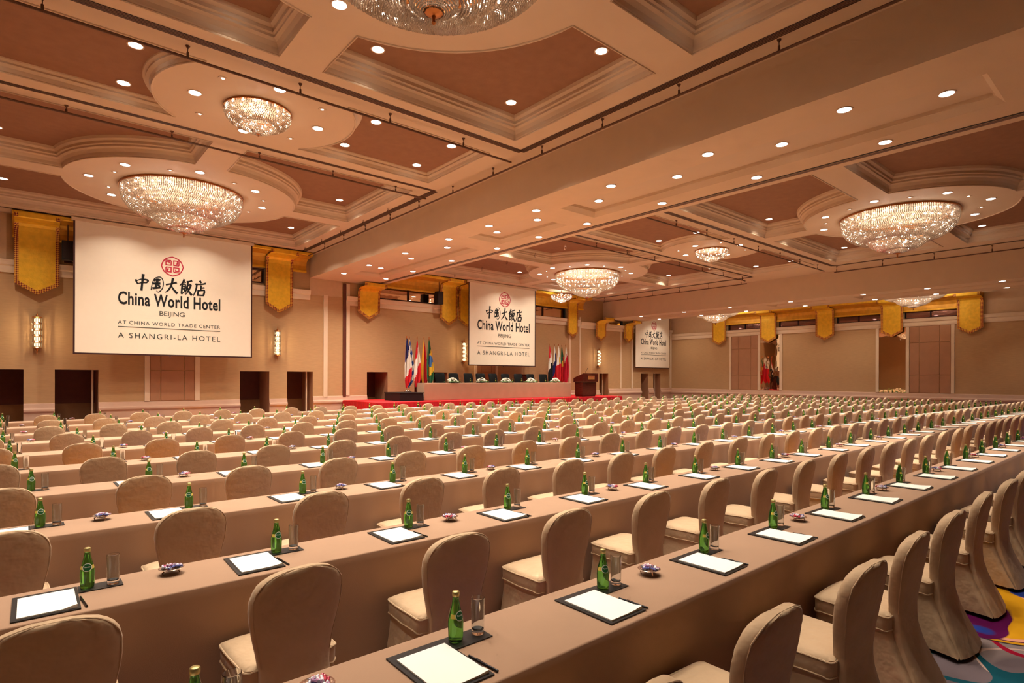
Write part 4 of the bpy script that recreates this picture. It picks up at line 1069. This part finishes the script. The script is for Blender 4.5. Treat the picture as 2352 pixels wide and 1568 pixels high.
ME_DISH = MB().lathe([(.012, .020), (.035, .022), (.058, .032), (.062, .034), (.058, .036), (.034, .026), (.001, .024)], 20).mesh('bowl', M_DISH, True)
ME_FOOT = MB().tube([(0, 0, .026), (.012, 0, .014), (.008, 0, 0)], .004, 6).mesh('foot', M_DISH, True)
M_CANDY = [mat('candy_' + n_, c_, .25, var=.1) for n_, c_ in (('red', (196, 70, 86)), ('blue', (110, 110, 170)), ('white', (225, 220, 225)), ('mauve', (190, 140, 170)), ('green', (230, 226, 230)))]
def candy_mesh(seed):
    rnd = random.Random(seed); mb = MB()
    for k in range(16):
        a = rnd.random() * 2 * pi; q = .042 * rnd.random() ** .5; x, y = q * cos(a), q * sin(a); z = .033 + .012 * (1 - q / .042) + .006 * rnd.random(); b = rnd.random() * pi; l = .011
        c, s = cos(b), sin(b)
        mb.tube([(x - c * l * 1.7, y - s * l * 1.7, z), (x - c * l, y - s * l, z), (x, y, z), (x + c * l, y + s * l, z), (x + c * l * 1.7, y + s * l * 1.7, z)], [.007, .003, .008, .003, .007], 6, k % 5)
    return mb.mesh('sweets', M_CANDY, True)
ME_CANDY = candy_mesh(1)

# seats in view, nearest first
SEATS = []
CH_DX = {(0, 0): .20, (0, 1): .17, (0, 2): .13, (0, 3): .05, (0, -1): .2}
for i, yf in enumerate(ROWS):
    k0 = -60
    vis = []
    for k in range(k0, 80):
        x = OFF[i] + STEP * k
        if x > XMAX: break
        if in_frame(x, yf + .2, .75, 200, 330) or in_frame(x, yf - .5, .9, 130, 120): vis.append((k, x))
    for nn, (k, x) in enumerate(vis):
        rnd = random.Random(i * 1000 + k)
        SEATS.append(dict(row=i + 1, k=k, n=nn + 1, x=x + rnd.uniform(-.02, .02), yf=yf, d=proj(x, yf, .8)[2], rnd=rnd))
SEATS.sort(key=lambda s: s['d'])
print('SEATS', len(SEATS))
def seat_name(s): return f"{ordinal(s['row'])} row from the camera, {ordinal(s['n'])} from the left"
LIMIT = 300
REST = {}
def rest(kind, me, M):
    REST.setdefault(kind, []).append((me, M))
for idx, s in enumerate(SEATS):
    x, yf, rnd = s['x'], s['yf'], s['rnd']; where = seat_name(s); keep = idx < LIMIT; far = s['d'] > 20
    cx_ = x + CH_DX.get((s['row'] - 1, s['k']), 0) + rnd.uniform(-.02, .02); cyy = yf - .265 + rnd.uniform(-.02, .02); rz = rnd.uniform(-.05, .05)
    Mc = Matrix.Translation((cx_, cyy, 0)) @ Matrix.Rotation(rz, 4, 'Z')
    cm = CH[idx % 3]
    if keep:
        r = empty('banquet_chair', (cx_, cyy, 0), rz); tag(r, f'banquet chair in pale fabric cover, {where}', 'chair', 'cloth covered banquet chairs')
        for nme, me, subs in cm:
            o = obj(nme, me, r)
            if s['d'] < 14:
                for sn, sm in subs: obj(sn, sm, o)
    else:
        for nme, me, subs in cm: rest('banquet_chair', me, Mc)
    # folder with paper
    fz = TZ + .001; rzf = rnd.uniform(-.03, .03); fy = yf + .04 + rnd.uniform(-.012, .012)
    Mf = Matrix.Translation((x, fy, fz)) @ Matrix.Rotation(rzf, 4, 'Z')
    if keep:
        o = obj('writing_folder', ME_FOLD, None, (x, fy, fz), rzf); tag(o, f'black leather writing folder, {where}', 'folder', 'black writing folders')
        o = obj('paper_pad', ME_PAPER[idx % 4], None, (x, fy, fz), rzf); tag(o, f'white paper pad on black folder, {where}', 'paper', 'white paper pads')
    else:
        rest('writing_folder', ME_FOLD, Mf); rest('paper_pad', ME_PAPER[idx % 4], Mf)
    if s['d'] < 12:
        r = empty('pen', (x, fy, TZ)); r.rotation_euler.z = rnd.uniform(-.04, .04); tag(r, f'black pen beside the paper pad, {where}', 'pen', 'black pens')
        o = obj('barrel', ME_PEN, r); obj('clip', ME_CLIP, r, (.136, .10, .0105))
    if keep:
        o = obj('coaster_mat', ME_MAT, None, (x, fy, fz), rzf); tag(o, f'black coaster mat beside folder, {where}', 'coaster', 'black coaster mats')
    else: rest('coaster_mat', ME_MAT, Mf)
    bx, by = x + .165 + rnd.uniform(-.006, .006), yf + .345 + rnd.uniform(-.006, .006); zb = TZ + .005; rb = rnd.uniform(-.5, .35)
    Mb = Matrix.Translation((bx, by, zb)) @ Matrix.Rotation(rb, 4, 'Z')
    if keep:
        r = empty('water_bottle', (bx, by, zb), rb); tag(r, f'green glass water bottle, {where}', 'bottle', 'green water bottles')
        obj('bottle_body', ME_BOT, r); obj('cap', ME_CAP, r); obj('label_band', ME_BAND, r)
        if s['d'] < 16:
            bd = obj('badge', ME_BADGE, r); obj('badge_centre', ME_BADGE2, bd)
            if s['d'] < 7: obj('badge_lettering', tm, bd)
    else:
        rest('water_bottle', ME_BOT, Mb); rest('water_bottle', ME_CAP, Mb)
    gx, gy = x + .267 + rnd.uniform(-.006, .006), yf + .342 + rnd.uniform(-.006, .006)
    if keep:
        o = obj('drinking_glass', ME_GLASS, None, (gx, gy, zb), 0); tag(o, f'clear tall drinking glass, {where}', 'glass', 'clear drinking glasses')
    else: rest('drinking_glass', ME_GLASS, Matrix.Translation((gx, gy, zb)))
    if s['k'] % 2 == (1 if s['row'] in (1, 3, 5, 8) else 0) and x + .6 < XMAX:
        dx, dy = x + .515 + rnd.uniform(-.03, .03), yf + .325
        r = empty('candy_dish', (dx, dy, TZ), rnd.uniform(0, 6)); tag(r, f'footed silver dish of sweets, {where}', 'dish', 'dishes of sweets')
        obj('bowl', ME_DISH, r)
        if s['d'] < 16:
            o = obj('sweets', ME_CANDY, r); o['kind'] = 'stuff'
            for k in range(3):
                a = k * 2 * pi / 3; obj('foot', ME_FOOT, r, (.034 * cos(a), .034 * sin(a), 0), a)
RL = dict(banquet_chair=('rest of the cloth covered chairs at the far right', 'chair'), writing_folder=('rest of the black folders at the far right', 'folder'), paper_pad=('rest of the white pads at the far right', 'paper'),
          coaster_mat=('rest of the black coaster mats at the far right', 'coaster'), water_bottle=('rest of the green bottles at the far right', 'bottle'), drinking_glass=('rest of the drinking glasses at the far right', 'glass'))
for kind, items in REST.items():
    bm = bmesh.new(); mats = []
    for me, M in items:
        n0 = len(bm.verts); f0 = len(bm.faces)
        bm.from_mesh(me); bm.verts.ensure_lookup_table(); bm.faces.ensure_lookup_table()
        for v in bm.verts[n0:]: v.co = M @ v.co
        m0 = me.materials[0]
        if m0 not in mats: mats.append(m0)
        mi = mats.index(m0)
        for f in bm.faces[f0:]: f.material_index = mi
    me = bpy.data.meshes.new(kind); bm.to_mesh(me); bm.free()
    for m in mats: me.materials.append(m)
    o = obj(kind, me); tag(o, RL[kind][0], RL[kind][1], None, 'stuff')

# bottles and glasses on the head table
for k, x in enumerate((15.5, 16.1, 17.15, 17.65, 18.75, 19.35, 20.4, 21.05)):
    r = empty('water_bottle', (x, 22.15, SZ + .77)); tag(r, 'green water bottle on the head table, %s from the left' % ordinal(k + 1), 'bottle', 'bottles on the head table')
    obj('bottle_body', ME_BOT, r); obj('cap', ME_CAP, r); obj('label_band', ME_BAND, r)
    o = obj('drinking_glass', ME_GLASS, None, (x + .10, 22.17, SZ + .77)); tag(o, 'drinking glass on the head table, %s from the left' % ordinal(k + 1), 'glass', 'glasses on the head table')
